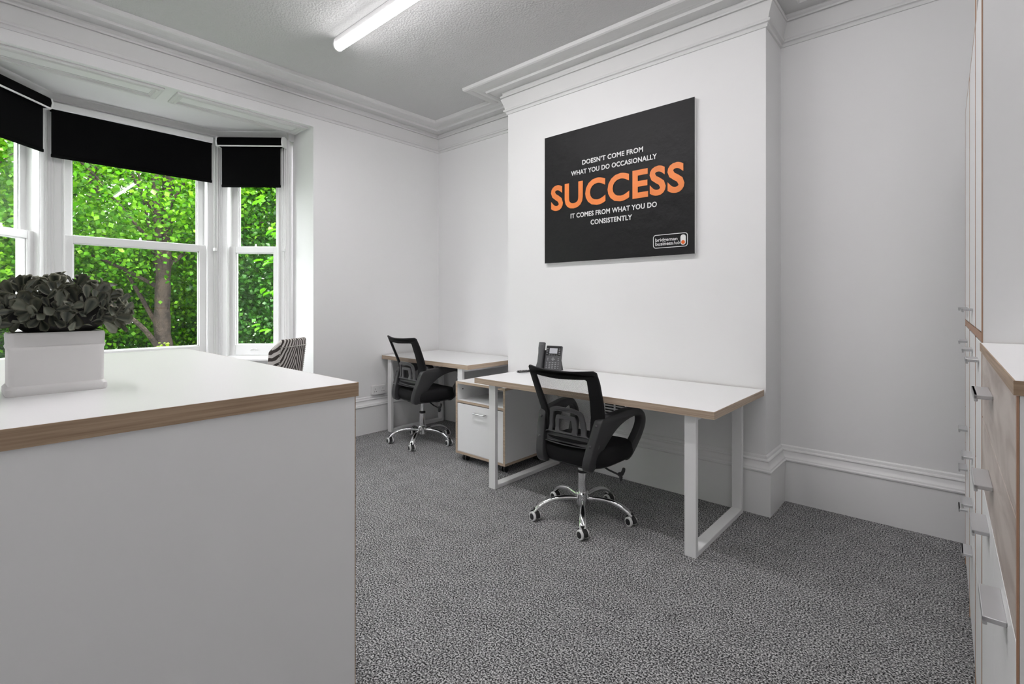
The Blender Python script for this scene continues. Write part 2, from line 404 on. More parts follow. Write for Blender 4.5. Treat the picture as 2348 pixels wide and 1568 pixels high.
# cornice, skirting
loop = [(XE, YA), (CX1, YA), (CX1, YC), (CX0, YC), (CX0, YA), (XW, YA), (XW, YS), (XE, YS)]
corn = [(-.01, 2.945), (.010, 2.945), (.012, 2.962), (.016, 2.966), (.028, 2.968), (.031, 2.976), (.028, 2.986), (.020, 2.990), (.024, 3.010), (.034, 3.040), (.046, 3.070),
        (.047, 3.076), (.038, 3.079), (.038, 3.084), (.049, 3.087), (.052, 3.096), (.049, 3.105), (.036, 3.112), (.034, 3.122), (.040, 3.134),
        (.125, 3.134), (.128, 3.128), (.138, 3.128), (.142, 3.146), (.165, 3.150), (.180, 3.144), (.195, 3.150), (.225, 3.152), (.232, 3.146), (.255, 3.144), (.270, 3.140), (.283, 3.146), (.288, 3.175), (-.01, 3.19)]
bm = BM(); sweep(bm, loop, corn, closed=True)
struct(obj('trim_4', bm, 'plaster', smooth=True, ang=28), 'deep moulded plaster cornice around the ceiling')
skp = [(-.005, 0), (.034, 0), (.034, .258), (.041, .264), (.042, .271), (.036, .276), (.034, .284), (.024, .292), (.018, .302), (.017, .318), (.022, .326), (.020, .332), (.010, .336), (.009, .350), (.004, .356), (-.005, .357)]
for nm, pth, lb in (('baseboard_right', loop[:6] + [(XW, YA - .001)], 'tall white moulded skirting along the chimney wall'),):
    bm = BM(); sweep(bm, loop[:6] + [(XW, OY1 - .004)], skp)
    struct(obj(nm, bm, 'trimw', smooth=True, ang=30), lb)
bm = BM(); sweep(bm, [(XW, OY0), (XW, YS), (XE, YS), (XE, YS + 2)], skp)
struct(obj('baseboard_near', bm, 'trimw', smooth=True, ang=30), 'tall white skirting on the near side of the room')
bm = BM(); sweep(bm, [(XW - .06, OY1 - .012), (P3[0] + .02, P3[1] + .022), P2, P1, (P0[0] + .02, P0[1] - .022), (XW - .06, OY0)], skp)
struct(obj('baseboard_bay', bm, 'trimw', smooth=True, ang=30), 'white skirting under the bay windows')
# soffit panel mouldings
pm = [(0, ZS + .004), (0, ZS - .012), (.012, ZS - .018), (.024, ZS - .012), (.030, ZS - .020), (.044, ZS - .020), (.050, ZS - .006), (.058, ZS - .004), (.058, ZS + .004)]
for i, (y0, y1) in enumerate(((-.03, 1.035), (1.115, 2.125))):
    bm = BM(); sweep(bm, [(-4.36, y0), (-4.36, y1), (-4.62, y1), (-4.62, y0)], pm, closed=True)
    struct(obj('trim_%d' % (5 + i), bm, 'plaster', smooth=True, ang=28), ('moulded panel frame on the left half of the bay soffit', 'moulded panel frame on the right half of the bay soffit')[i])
# bay cornice (path runs so that the room is on the left)
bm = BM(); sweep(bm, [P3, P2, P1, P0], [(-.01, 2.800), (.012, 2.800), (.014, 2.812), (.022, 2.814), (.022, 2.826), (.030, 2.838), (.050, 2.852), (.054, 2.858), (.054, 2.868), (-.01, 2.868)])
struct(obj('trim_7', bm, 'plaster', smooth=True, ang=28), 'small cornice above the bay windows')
# window board
bm = BM(); sweep(bm, [(P3[0] + .03, P3[1] + .03), P2, P1, (P0[0] + .03, P0[1] - .03)], [(-.06, .742), (.072, .742), (.080, .748), (.080, .762), (.072, .768), (-.06, .768)])
struct(obj('trim_8', bm, 'trimw', smooth=True, ang=30), 'white window board running under the bay windows')

# ------------------------------------------------------------------ sash windows
def window(name, A, B, label):
    A, B = Vector(A), Vector(B); Ln = (B - A).length; rz = math.atan2(B.y - A.y, B.x - A.x)
    t = thing(name, label, None, (A.x, A.y, 0), rz, kind='structure')
    z0, z1, zm = 0.785, 2.80, 1.775
    j = 0.095                                                    # frame jamb width
    bm = BM()
    for a, b in ((-.004, j), (Ln - j, Ln + .004)):
        box(bm, a, b, -.004, .15, z0 - .03, z1 + .02, .003)
    box(bm, j, Ln - j, -.004, .15, 2.62, z1 + .02, .003); box(bm, j, Ln - j, -.004, .17, z0 - .03, z0, .003)
    obj('frame', bm, 'trimw', t)
    bm = BM()
    for a in (j - .016, Ln - j):                                  # staff beads
        box(bm, a, a + .016, -.016, .0, z0, 2.65, .005, 2)
    for a in (.02, .036, Ln - .036, Ln - .02): box(bm, a - .004, a + .004, -.010, .0, z0, 2.78, .003)
    obj('staff_bead', bm, 'trimw', t)
    def sash(nm, y0, y1, za, zb, br, tr, st):
        bm = BM()
        for a, b in ((j - .004, j + st), (Ln - j - st, Ln - j + .004)): box(bm, a, b, y0, y1, za, zb, .003)
        box(bm, j + st - .001, Ln - j - st + .001, y0, y1, za, za + br, .003); box(bm, j + st - .001, Ln - j - st + .001, y0, y1, zb - tr, zb, .003)
        g = .008                                                  # glazing rebate
        for a, b, c, d in ((j + st, Ln - j - st, za + br, za + br + g), (j + st, Ln - j - st, zb - tr - g, zb - tr)): box(bm, a, b, y0 + .014, y1 - .008, c, d)
        for a, b in ((j + st, j + st + g), (Ln - j - st - g, Ln - j - st)): box(bm, a, b, y0 + .014, y1 - .008, za + br, zb - tr)
        s = obj(nm, bm, 'trimw', t)
        bm = BM(); box(bm, j + st - .005, Ln - j - st + .005, y0 + .020, y0 + .024, za + br - .005, zb - tr + .005)
        obj('pane', bm, 'glass', s)
        return s
    lo = sash('lower_sash', .022, .066, z0 + .004, zm + .032, .098, .058, .052)
    up = sash('upper_sash', .074, .118, zm - .025, 2.64, .058, .06, .05)
    bm = BM()
    for s in (-1, 1): box(bm, Ln / 2 + s * .022 - .012, Ln / 2 + s * .022 + .012, .008, .024, z0 + .046, z0 + .054, .003)
    tube(bm, [(Ln / 2 + .034 * math.cos(a), .012, z0 + .050 + .016 * math.sin(a)) for a in np.linspace(0, math.pi, 9)], .005, 8)
    obj('sash_lift', bm, 'trimw', lo, smooth=True)
    bm = BM(); lathe(bm, [(.0105, 0), (.0105, .010), (.006, .014), (.008, .024), (.001, .028)], (Ln / 2, .048, zm + .032), 12)
    obj('sash_catch', bm, 'trimw', lo, smooth=True)
    return t, Ln
window('window_1', P0, P1, 'narrow sash window at the left side of the bay')
window('window_2', P1, P2, 'wide sash window in the middle of the bay')
window('window_3', P2, P3, 'narrow sash window at the right side of the bay')

def blind(A, B, s0, s1, zb, zt, off, cassette, label, chain_s=None):
    A, B = Vector(A), Vector(B); rz = math.atan2(B.y - A.y, B.x - A.x)
    t = thing('roller_blind', label, 'blind', (A.x, A.y, 0), rz, 'black roller blinds in the bay')
    y = -off
    bm = BM(); box(bm, s0, s1, y - .001, y + .001, zb, zt)
    obj('fabric', bm, 'blind', t)
    bm = BM(); box(bm, s0 - .003, s1 + .003, y - .007, y + .007, zb - .014, zb + .012, .005, 2)
    obj('bottom_bar', bm, 'blind', t, smooth=True)
    if cassette:
        c0, c1 = s0 - .038, s1 + .038
        bm = BM()
        prof = [(y + .045, zt + .088), (y - .005, zt + .086), (y - .034, zt + .070), (y - .042, zt + .040), (y - .034, zt + .010), (y - .022, zt), (y + .045, zt)]
        loft(bm, [[(s, a, b) for a, b in prof] for s in (c0 + .012, c1 - .012)])
        obj('cassette', bm, 'blind', t, smooth=True, ang=30)
        bm = BM()
        prof2 = [(a + (-.003 if a < y + .04 else .004), b + (.004 if b > zt + .05 else -.006)) for a, b in prof]
        for s in (c0, c1 - .013):
            bm = BM(); loft(bm, [[(q, a, b) for a, b in prof2] for q in (s, s + .013)]); obj('end_cap', bm, 'trimw', t)
        bm = BM(); box(bm, c0 + .01, c1 - .01, y - .038, y - .026, zt - .008, zt + .004, .003)
        obj('cassette_lip', bm, 'trimw', t)
    else:
        bm = BM(); cyl(bm, (s0 - .005, y + .022, zt + .012), (s1 + .005, y + .022, zt + .012), .024)
        obj('roller_tube', bm, 'blind', t, smooth=True)
        bm = BM(); box(bm, s0 - .01, s1 + .01, y - .014, y + .055, zt + .003, zt + .055, .004)
        obj('fascia', bm, 'trimw', t)
    if chain_s is not None:
        bm = BM()
        pts = [(chain_s - .013, y + .01, zt), (chain_s - .013, y + .01, 1.80), (chain_s - .008, y + .01, 1.785), (chain_s, y + .01, 1.78), (chain_s + .008, y + .01, 1.785), (chain_s + .013, y + .01, 1.80), (chain_s + .013, y + .01, zt)]
        tube(bm, pts, .0022, 6)
        for q in np.arange(1.80, zt, .012):
            for sx_ in (-.013, .013): bmesh.ops.create_icosphere(bm, subdivisions=1, radius=.0032, matrix=Matrix.Translation((chain_s + sx_, y + .01, q)))
        ch = obj('bead_chain', bm, 'trimw', t)
        bm = BM(); box(bm, chain_s - .012, chain_s + .012, y, y + .05, 1.755, 1.785, .005, 2)
        obj('chain_tensioner', bm, 'trimw', ch)
    return t
blind(P0, P1, .09, .515, 2.395, 2.715, .07, True, 'black roller blind with black cassette over the left bay window')
blind(P1, P2, .012, 1.088, 2.385, 2.730, .075, False, 'widest black roller blind over the middle bay window', 1.125)
blind(P2, P3, .074, .604, 2.355, 2.715, .07, True, 'black roller blind with white cassette ends over the right bay window', .628)

# ------------------------------------------------------------------ ceiling lamp, and unseen fill lamps added around it
M['glow'] = emis('lamp_cover_side', (1.0, 0.97, 0.985), 3.2)
def batten(x0, x1, y, label, strength):
    lm_ = emis('lamp_diffuser', (1.0, 0.97, 0.985), strength)
    t = thing('ceiling_lamp', label, 'lamp', ((x0 + x1) / 2, y, ZC), 0, 'white batten lamps on the ceiling')
    hl = (x1 - x0) / 2
    bm = BM(); box(bm, -hl + .006, hl - .006, -.026, .026, -.050, .0, .003)
    obj('lamp_body', bm, 'steel', t)
    bm = BM()
    arc = [(.036 * math.cos(a), -.048 - .040 * math.sin(a)) for a in np.linspace(0, math.pi, 15)]
    loft(bm, [[(x, a, b) for a, b in arc] for x in (-hl + .012, hl - .012)])
    for f in bm.faces:                                            # the light source faces down, the sides of the cover only glow
        if f.calc_center_median().z > -.074: f.material_index = 1
    obj('diffuser', bm, [lm_, M['glow']], t, smooth=True, ang=50)
    arc2 = [(.038 * math.cos(a), -.047 - .042 * math.sin(a)) for a in np.linspace(0, math.pi, 15)] + [(-.03, -.012), (.03, -.012)]
    for x in (-hl, hl - .012):
        bm = BM(); loft(bm, [[(q, a, b) for a, b in arc2] for q in (x, x + .012)]); obj('end_cap', bm, 'white', t)
batten(-3.305, -1.505, 1.828, 'long white batten lamp glowing on the ceiling', LAMPS[0])
batten(-3.305, -1.505, 0.27, 'white batten fill lamp added out of view on the ceiling above the counter', LAMPS[1])  # unseen lamp, added to raise the room's brightness
batten(-1.20, 0.30, 1.828, 'white batten fill lamp added out of view on the ceiling near the tall cabinets', LAMPS[2])  # added out of view as fill for the alcove and counter panel
batten(-1.20, 0.30, 0.27, 'white batten fill lamp added out of view on the ceiling above the viewpoint', LAMPS[3])  # added out of view to lift the dark counter panel

# ------------------------------------------------------------------ furniture helpers
def board(nm, x0, x1, y0, y1, z0, z1, parent, edge='oak', e=.002):
    """white board with an oak edge band running round it"""
    bm = BM(); box(bm, x0 + e, x1 - e, y0 + e, y1 - e, z0, z1, .0008)
    o = obj(nm, bm, 'lam', parent)
    bm = BM(); sweep(bm, [(x0, y0), (x1, y0), (x1, y1), (x0, y1)], [(0, z0 + .0006), (e + .0004, z0 + .0006), (e + .0004, z1 - .0006), (0, z1 - .0006)], closed=True)
    obj('edge_band', bm, edge, o)
    return o
def desk(label, x0, x1, y0, y1, zt, th, fx, fy0, fy1, grp):
    t = thing('desk', label, 'desk', ((x0 + x1) / 2, (y0 + y1) / 2, 0), 0, grp)
    ox, oy = (x0 + x1) / 2, (y0 + y1) / 2
    board('tabletop', x0 - ox, x1 - ox, y0 - oy, y1 - oy, zt - th, zt, t)
    a, b = fy0 - oy, fy1 - oy; w, d = .060, .028
    for f in fx:
        f -= ox; zb = zt - th
        bm = BM(); box(bm, f, f + w, a, a + d, .0, zb, .002); obj('leg', bm, 'steel', t)
        bm = BM(); box(bm, f, f + w, b - d, b, .0, zb, .002); obj('leg', bm, 'steel', t)
        bm = BM(); box(bm, f, f + w, a + d, b - d, .0, d, .002); obj('floor_bar', bm, 'steel', t)
        bm = BM(); box(bm, f, f + w, a + d, b - d, zb - d, zb, .002); obj('top_bar', bm, 'steel', t)
    bm = BM(); box(bm, fx[0] - ox + w, fx[1] - ox, (a + b) / 2 - .02, (a + b) / 2 + .02, zt - th - .03, zt - th, .002); obj('crossbar', bm, 'steel', t)
    return t
desk('white desk with phone on it below the black poster', -2.515, -.862, 2.425, 3.255, .755, .038, (-2.410, -1.025), 2.462, 3.205, 'white office desks')
desk('white desk in the corner beside the window wall', -4.295, -3.045, 2.855, 3.595, .755, .038, (-4.215, -3.185), 2.868, 3.545, 'white office desks')

# pedestal
px0, px1, py0, py1 = -3.035, -2.490, 2.715, 3.225
t = thing('storage_pedestal', 'white wheeled pedestal with open shelf and door between the two desks', 'cabinet', ((px0 + px1) / 2, (py0 + py1) / 2, 0))
hw, hd = (px1 - px0) / 2, (py1 - py0) / 2; zb, zt = .062, .645; th = .020
board('bottom_panel', -hw, hw, -hd, hd, zb, zb + th, t)
board('top_panel', -hw, hw, -hd, hd, zt - th, zt, t)
for s in (-1, 1):
    x = s * (hw - th / 2)
    bm = BM(); box(bm, x - th / 2, x + th / 2, -hd + .002, hd, zb + th, zt - th, .0005); sp = obj('side_panel', bm, 'lam', t)
    bm = BM(); box(bm, x - th / 2, x + th / 2, -hd, -hd + .002, zb + th, zt - th); obj('edge_band', bm, 'oak', sp)
bm = BM(); box(bm, -hw + th, hw - th, hd - .012, hd - .004, zb + th, zt - th); obj('back_panel', bm, 'lam', t)
bm = BM(); box(bm, -hw + th, hw - th, -hd + .004, hd - .012, .475, .493, .0005); sh = obj('shelf', bm, 'lam', t)
bm = BM(); box(bm, -hw + th, hw - th, -hd + .002, -hd + .004, .475, .493); obj('edge_band', bm, 'oak', sh)
bm = BM(); box(bm, -hw + th + .003, hw - th - .003, -hd + .002, -hd + .020, zb + th + .003, .468, .001); dr = obj('door', bm, 'lam', t)
bm = BM(); box(bm, -.055, .075, -hd - .026, -hd - .016, .408, .418, .004, 2)
for s in (-.05, .07): box(bm, s - .005, s + .005, -hd - .02, -hd + .003, .408, .418, .002)
obj('handle', bm, 'satin', dr)
bm = BM(); cyl(bm, (-hw + th - .001, -hd + .06, .575), (-hw + th + .002, -hd + .06, .575), .005); obj('shelf_hole', bm, 'darkhole', t)
for sx_ in (-1, 1):
    for sy_ in (-1, 1):
        bm = BM(); cx, cy = sx_ * (hw - .06), sy_ * (hd - .06)
        cyl(bm, (cx - .022, cy, .024), (cx - .006, cy, .024), .024, seg=18); cyl(bm, (cx + .006, cy, .024), (cx + .022, cy, .024), .024, seg=18)
        box(bm, cx - .010, cx + .010, cy - .012, cy + .012, .03, zb, .003)
        obj('caster', bm, 'plastic', t, smooth=True)

# left counter
cx0, cx1, cy0, cy1, cz = -2.69, -1.207, -.62, .729, 1.065
t = thing('storage_counter', 'large white counter with thick oak edge in the left foreground', 'counter', ((cx0 + cx1) / 2, (cy0 + cy1) / 2, 0))
hx, hy = (cx1 - cx0) / 2, (cy1 - cy0) / 2
board('countertop', -hx, hx, -hy, hy, cz - .038, cz, t, 'oakd')
for nm, a in (('end_panel', (hx - .024, hx - .006, -hy + .006, hy - .0075)), ('end_panel', (-hx + .006, -hx + .024, -hy + .006, hy - .0075)),
              ('side_panel', (-hx + .024, hx - .024, hy - .030, hy - .012)), ('side_panel', (-hx + .024, hx - .024, -hy + .012, -hy + .030))):
    bm = BM(); box(bm, *a, 0, cz - .038, .0006); p_ = obj(nm, bm, 'lam', t)
    if nm == 'end_panel':
        bm = BM(); box(bm, a[0], a[1], hy - .0075, hy - .0055, 0, cz - .038); obj('edge_band', bm, 'oakd', p_)

# right-hand cabinets (row stands a touch off square)
CAB_RZ = R(0.71); cab = Matrix.Translation((0.0783, 0, 0)) @ Matrix.Rotation(CAB_RZ, 4, 'Z')
def cab_loc(y): v = cab @ Vector((0, y, 0)); return (v.x, v.y, 0)
def tab_handle(y, z, w, parent):
    bm = BM(); box(bm, -.030, .0, y - w / 2, y + w / 2, z - .0045, z + .0045, .0012)
    box(bm, -.030, -.024, y - w / 2, y + w / 2, z - .010, z + .0045, .0012)
    return obj('handle', bm, 'handle', parent)
def tall_cab(y0, y1, zt, label, upper_handle, topbox=False):
    t = thing('tall_cabinet', label, 'cabinet', cab_loc(y0), CAB_RZ, 'tall white cabinets on the right'); w = y1 - y0
    bm = BM()
    for a, b in ((0, .018), (w - .018, w)): box(bm, .0025, .44, a, b, 0, zt, .0004)
    box(bm, .43, .44, .018, w - .018, 0, zt); box(bm, .020, .43, .018, w - .018, zt - .018, zt); box(bm, .03, .43, .018, w - .018, 0, .05)
    cb = obj('carcass', bm, 'lam', t)
    bm = BM()
    for a in (.0, w - .006): box(bm, -.0005, .0022, a, a + .006, 0, zt)
    box(bm, -.0005, .0022, .006, w - .006, 1.172, 1.196); box(bm, -.0005, .0022, .006, w - .006, zt - .006, zt)
    obj('edge_band', bm, 'oakline', cb)
    g = .0195
    bm = BM(); box(bm, 0, .018, g, w - g, 1.199, zt - .006 if not topbox else 2.195, .0008); d = obj('upper_door', bm, 'lam', t)
    if upper_handle: tab_handle(w / 2, 1.255, .10, d)
    if topbox:
        bm = BM(); box(bm, 0.004, .020, g, w - g, 2.205, zt - .006, .0008); obj('top_flap', bm, 'greypl', t)
    z = [.055, .42, .60, .775, 1.169]
    for i in range(4):
        bm = BM(); box(bm, 0, .018, g, w - g, z[i] + .002, z[i + 1] - .002, .0008); d = obj('drawer', bm, 'lam', t)
        
        if i == 3 or not topbox: tab_handle(w / 2, z[i + 1] - .062, .10, d)
    return t
tall_cab(2.76, 3.30, 2.205, 'tall white cabinet farthest away, next to the alcove wall', True)
tall_cab(2.26, 2.76, 2.205, 'tall white cabinet in the middle of the right-hand row', True)
tall_cab(1.885, 2.26, 2.43, 'narrow tall white cabinet directly behind the low cabinet', False, True)
y0, y1, zt = 1.005, 1.883, 1.170
t = thing('low_cabinet', 'low cabinet with pale wood drawers and white doors at the right edge', 'cabinet', cab_loc(y0), CAB_RZ); w = y1 - y0
board('top_panel', -.004, .45, -.004, w, zt - .022, zt, t, 'oakd')
bm = BM()
for a, b in ((0, .018), (w - .018, w)): box(bm, .0025, .44, a, b, 0, zt - .022, .0004)
box(bm, .43, .44, .018, w - .018, 0, zt - .022); box(bm, .020, .43, .018, w - .018, .05, .068); box(bm, .04, .05, .018, w - .018, 0, .05)
cb = obj('carcass', bm, 'lam', t)
for a in (0, w - .006):
    bm = BM(); box(bm, -.0005, .0022, a, a + .006, 0, zt - .022); obj('edge_band', bm, 'oakline', cb)
for z0_, z1_, hz in ((.972, 1.145, 1.078), (.792, .968, .885)):
    bm = BM(); box(bm, 0, .018, .0195, w - .0195, z0_, z1_, .0008); d = obj('drawer', bm, 'palewood', t); tab_handle(w / 2 + .09, hz, .15, d)
for a, b, hy_ in ((.0195, w / 2 - .0015, .21), (w / 2 + .0015, w - .0195, .63)):
    bm = BM(); box(bm, 0, .018, a, b, .055, .788, .0008); d = obj('door', bm, 'lam', t); tab_handle(hy_, .750, .13, d)

# ------------------------------------------------------------------ poster
PX0, PX1, PZ0, PZ1 = -2.523, -1.276, 1.603, 2.633
pcx, pcz = (PX0 + PX1) / 2, (PZ0 + PZ1) / 2
t = thing('poster', 'black canvas poster with orange and white lettering on the chimney breast', 'poster', (pcx, YC - .002, PZ0))
bm = BM(); box(bm, PX0 - pcx + .002, PX1 - pcx - .002, -.026, .0, .002, PZ1 - PZ0 - .002, .001); obj('board_edge', bm, 'white', t)
bm = BM(); bmesh.ops.create_grid(bm, x_segments=60, y_segments=50, size=.5)
Wp, Hp = PX1 - PX0, PZ1 - PZ0
def crinkle(c):
    x, z = c.x * Wp, (c.y + .5) * Hp; e = min(Wp / 2 - abs(x), z, Hp - z)
    k = min(1, e / .08)
    return (x, -.0285 - .0016 * k * (mnoise.noise(Vector((x * 3.5, z * 9, 1.3))) + .6 * mnoise.noise(Vector((x * 9 + z * 6, z * 14, 4.1)))), z)
tf(bm, crinkle); obj('canvas', bm, 'poster', t, smooth=True, ang=80)
def ptext(nm, body, x0, x1, z0, z1, mat, bold, shear=0):
    bm = text_bm(body, x1 - x0, z1 - z0, bold, shear)
    tf(bm, lambda c: (x0 - pcx + c.x, -.0312 - c.z, z0 - PZ0 + c.y)); return obj(nm, bm, mat, t)
ptext('slogan_line', "DOESN\u2019T COME FROM", -2.153, -1.642, 2.346, 2.383, 'white', .024)
ptext('slogan_line', 'WHAT YOU DO OCCASIONALLY', -2.257, -1.539, 2.276, 2.313, 'white', .024)
ptext('slogan_word', 'SUCCESS', -2.455, -1.344, 2.020, 2.226, 'orange', .030)
ptext('slogan_line', 'IT COMES FROM WHAT YOU DO', -2.262, -1.539, 1.943, 1.981, 'white', .024)
ptext('slogan_line', 'CONSISTENTLY', -2.077, -1.728, 1.875, 1.913, 'white', .024)
def rrect(x0, x1, z0, z1, r, n=6):
    pts = []
    for cx_, cz_, a0 in ((x1 - r, z0 + r, -90), (x1 - r, z1 - r, 0), (x0 + r, z1 - r, 90), (x0 + r, z0 + r, 180)):
        for k in range(n + 1): a = R(a0 + 90 * k / n); pts.append((cx_ + r * math.cos(a), cz_ + r * math.sin(a)))
    return pts
def pshape(nm, outer, holes, mat, d=.0316):
    bm = shape2d(outer, holes, .001); tf(bm, lambda c: (c.x - pcx, -d - c.z, c.y - PZ0)); return obj(nm, bm, mat, t)
pshape('logo_border', rrect(-1.567, -1.321, 1.655, 1.748, .020), [rrect(-1.5625, -1.3255, 1.6595, 1.7435, .016)], 'white')
pshape('logo_pill', rrect(-1.371, -1.335, 1.666, 1.736, .0175), [], 'white')
pshape('logo_dot', [(-1.353 + .0125 * math.cos(a), 1.685 + .0125 * math.sin(a)) for a in np.linspace(0, 2 * math.pi, 20, endpoint=False)], [], 'dot', .0325)
ptext('logo_text', 'bridgeman', -1.550, -1.392, 1.694, 1.724, 'white', .014)
ptext('logo_text', 'business', -1.550, -1.424, 1.673, 1.697, 'white', .014)
ptext('logo_text', 'hub', -1.419, -1.376, 1.673, 1.697, 'white', .0, .3)

# ------------------------------------------------------------------ vent and socket
t = thing('air_vent', 'white slatted air vent low on the chimney breast behind the desk', 'vent', (-1.93, YC - .001, .40))
bm = BM(); box(bm, -.145, .145, -.004, .0, 0, .155); obj('backing', bm, 'darkhole', t)
bm = BM()
for a in ((-.15, .15, -.014, 0, -.008, .010), (-.15, .15, -.014, 0, .146, .163), (-.15, -.132, -.014, 0, .010, .146), (.132, .15, -.014, 0, .010, .146)): box(bm, *a, .002)
for x in (-.048, .040): box(bm, x, x + .012, -.012, 0, .010, .146, .001)
obj('frame', bm, 'trimw', t)
for i in range(6):
    for x0_, x1_ in ((-.132, -.048), (-.036, .040), (.052, .132)):
        bm = BM(); box(bm, x0_, x1_, -.007, .007, -.0022, .0022, mtx=Matrix.Translation((0, -.006, .026 + i * .0215)) @ Matrix.Rotation(R(-50), 4, 'X'))
        obj('slat', bm, 'trimw', t)
t = thing('power_socket', 'white double power socket on the window wall above the skirting', 'socket', (XW + .001, 2.807, .372), R(90))
# local x along +y, local y points into the wall side (-x), so the front is at negative local y
bm = BM(); box(bm, -.073, .073, -.034, 0, 0, .086, .004, 2); obj('back_box', bm, 'white', t)
bm = BM(); box(bm, -.073, .073, -.042, -.034, 0, .086, .003, 2); fp = obj('face_plate', bm, 'white', t)
for s in (-.011, .011):
    bm = BM(); box(bm, s - .006, s + .006, -.046, -.041, .052, .072, .0015); obj('switch', bm, 'white', fp)
for s in (-.043, .043):
    for dx, dz, w_, h_ in ((0, .056, .005, .009), (-.011, .030, .007, .005), (.011, .030, .007, .005)):
        bm = BM(); box(bm, s + dx - w_ / 2, s + dx + w_ / 2, -.0424, -.0415, dz - h_ / 2, dz + h_ / 2); obj('pin_hole', bm, 'darkhole', fp)

# ------------------------------------------------------------------ telephone
t = thing('desk_phone', 'dark grey desk telephone with screen and keypad on the desk', 'telephone', (-2.325, 3.045, .755), R(14))
tilt = Matrix.Rotation(R(-16), 4, 'X')
def onface(bm): bmesh.ops.transform(bm, matrix=Matrix.Translation((0, -.035, .004)) @ tilt, verts=bm.verts[:]); return bm
bm = BM(); box(bm, -.030, .098, -.014, .014, 0, .196, .006, 2); b_ = obj('phone_body', onface(bm), 'phone', t)
bm = BM(); box(bm, -.096, -.028, -.010, .016, 0, .160, .006, 2); obj('cradle', onface(bm), 'phoned', t)
bm = BM(); loft(bm, [[(-.06, .0, .0), (.07, .0, .0), (.07, .10, .0), (-.06, .10, .0)], [(-.06, .0, .02), (.07, .0, .02), (.07, .06, .09), (-.06, .06, .09)]]); obj('stand', bm, 'phoned', t)
bm = BM(); box(bm, -.026, .094, -.0155, -.012, .118, .192, .002); obj('bezel', onface(bm), 'phoned', t)
bm = BM(); box(bm, .001, .066, -.0168, -.015, .134, .175, .001); obj('screen', onface(bm), 'screen', t)
bm = BM()
hs = [(-.064, -.024, .004, .024, .016), (-.064, -.030, .030, .024, .016), (-.063, -.026, .06, .021, .013), (-.063, -.026, .13, .021, .013), (-.062, -.030, .17, .024, .015), (-.062, -.028, .214, .024, .013)]
loft(bm, [[(cx_ + a * w_, cy_ + b * d_, z) for a, b in ((-1, -.5), (-.7, -1), (.7, -1), (1, -.5), (1, 1), (-1, 1))] for cx_, cy_, z, w_, d_ in hs])
h_ = obj('handset', onface(bm), 'phone', t, smooth=True, ang=50)
bm = BM(); box(bm, -.078, -.046, -.0425, -.041, .194, .199); obj('handset_badge', onface(bm), 'keyc', h_)
kb = None
def key(x, z, w_, hh):
    global kb
    if kb is None:
        bm = BM(); box(bm, -.5, .5, -.0035, .0, -.5, .5); me = bpy.data.meshes.new('key'); bm.to_mesh(me); bm.free(); me.materials.append(M['keyc']); kb = me
    o = bpy.data.objects.new('key', kb); C.objects.link(o); o.parent = t
    m_ = Matrix.Translation((0, -.035, .004)) @ tilt @ Matrix.Translation((x, -.0135, z)) @ Matrix.Diagonal((w_, 1, hh, 1))
    o.matrix_local = m_
for r_ in range(4):
    for c_ in range(3): key(.012 + c_ * .024, .024 + r_ * .0135, .013, .006)
    key(-.012, .024 + r_ * .0135, .007, .005); key(.083, .024 + r_ * .0135, .008, .005)
for x, z in ((-.006, .096), (-.006, .083), (.080, .096), (.080, .083), (.036, .100), (.036, .082), (.024, .091), (.048, .091)): key(x, z, .009, .005)
key(.036, .091, .010, .008)
for z in (.132, .145, .158, .171):
    key(-.016, z, .012, .004); key(.083, z, .012, .004)
for x in (.004, .024, .044, .063): key(x, .124, .012, .003)
bm = BM()
cl = smooth_pts([(-.085, -.05, .010), (-.105, -.10, .010), (-.120, -.16, .010), (-.150, -.215, .010), (-.175, -.215, .010), (-.165, -.175, .010), (-.125, -.105, .010), (-.09, -.05, .010)], 3, False)
cl = resample([tuple(p) for p in cl], .0022, False)
fr_ = frames(cl)
tube(bm, [p + (s * math.cos(i * 1.15) + u * math.sin(i * 1.15)) * .006 for i, (p, (tt, s, u)) in enumerate(zip(cl, fr_))], .0022, 5)
obj('coiled_cord', bm, 'phoned', t, smooth=True)

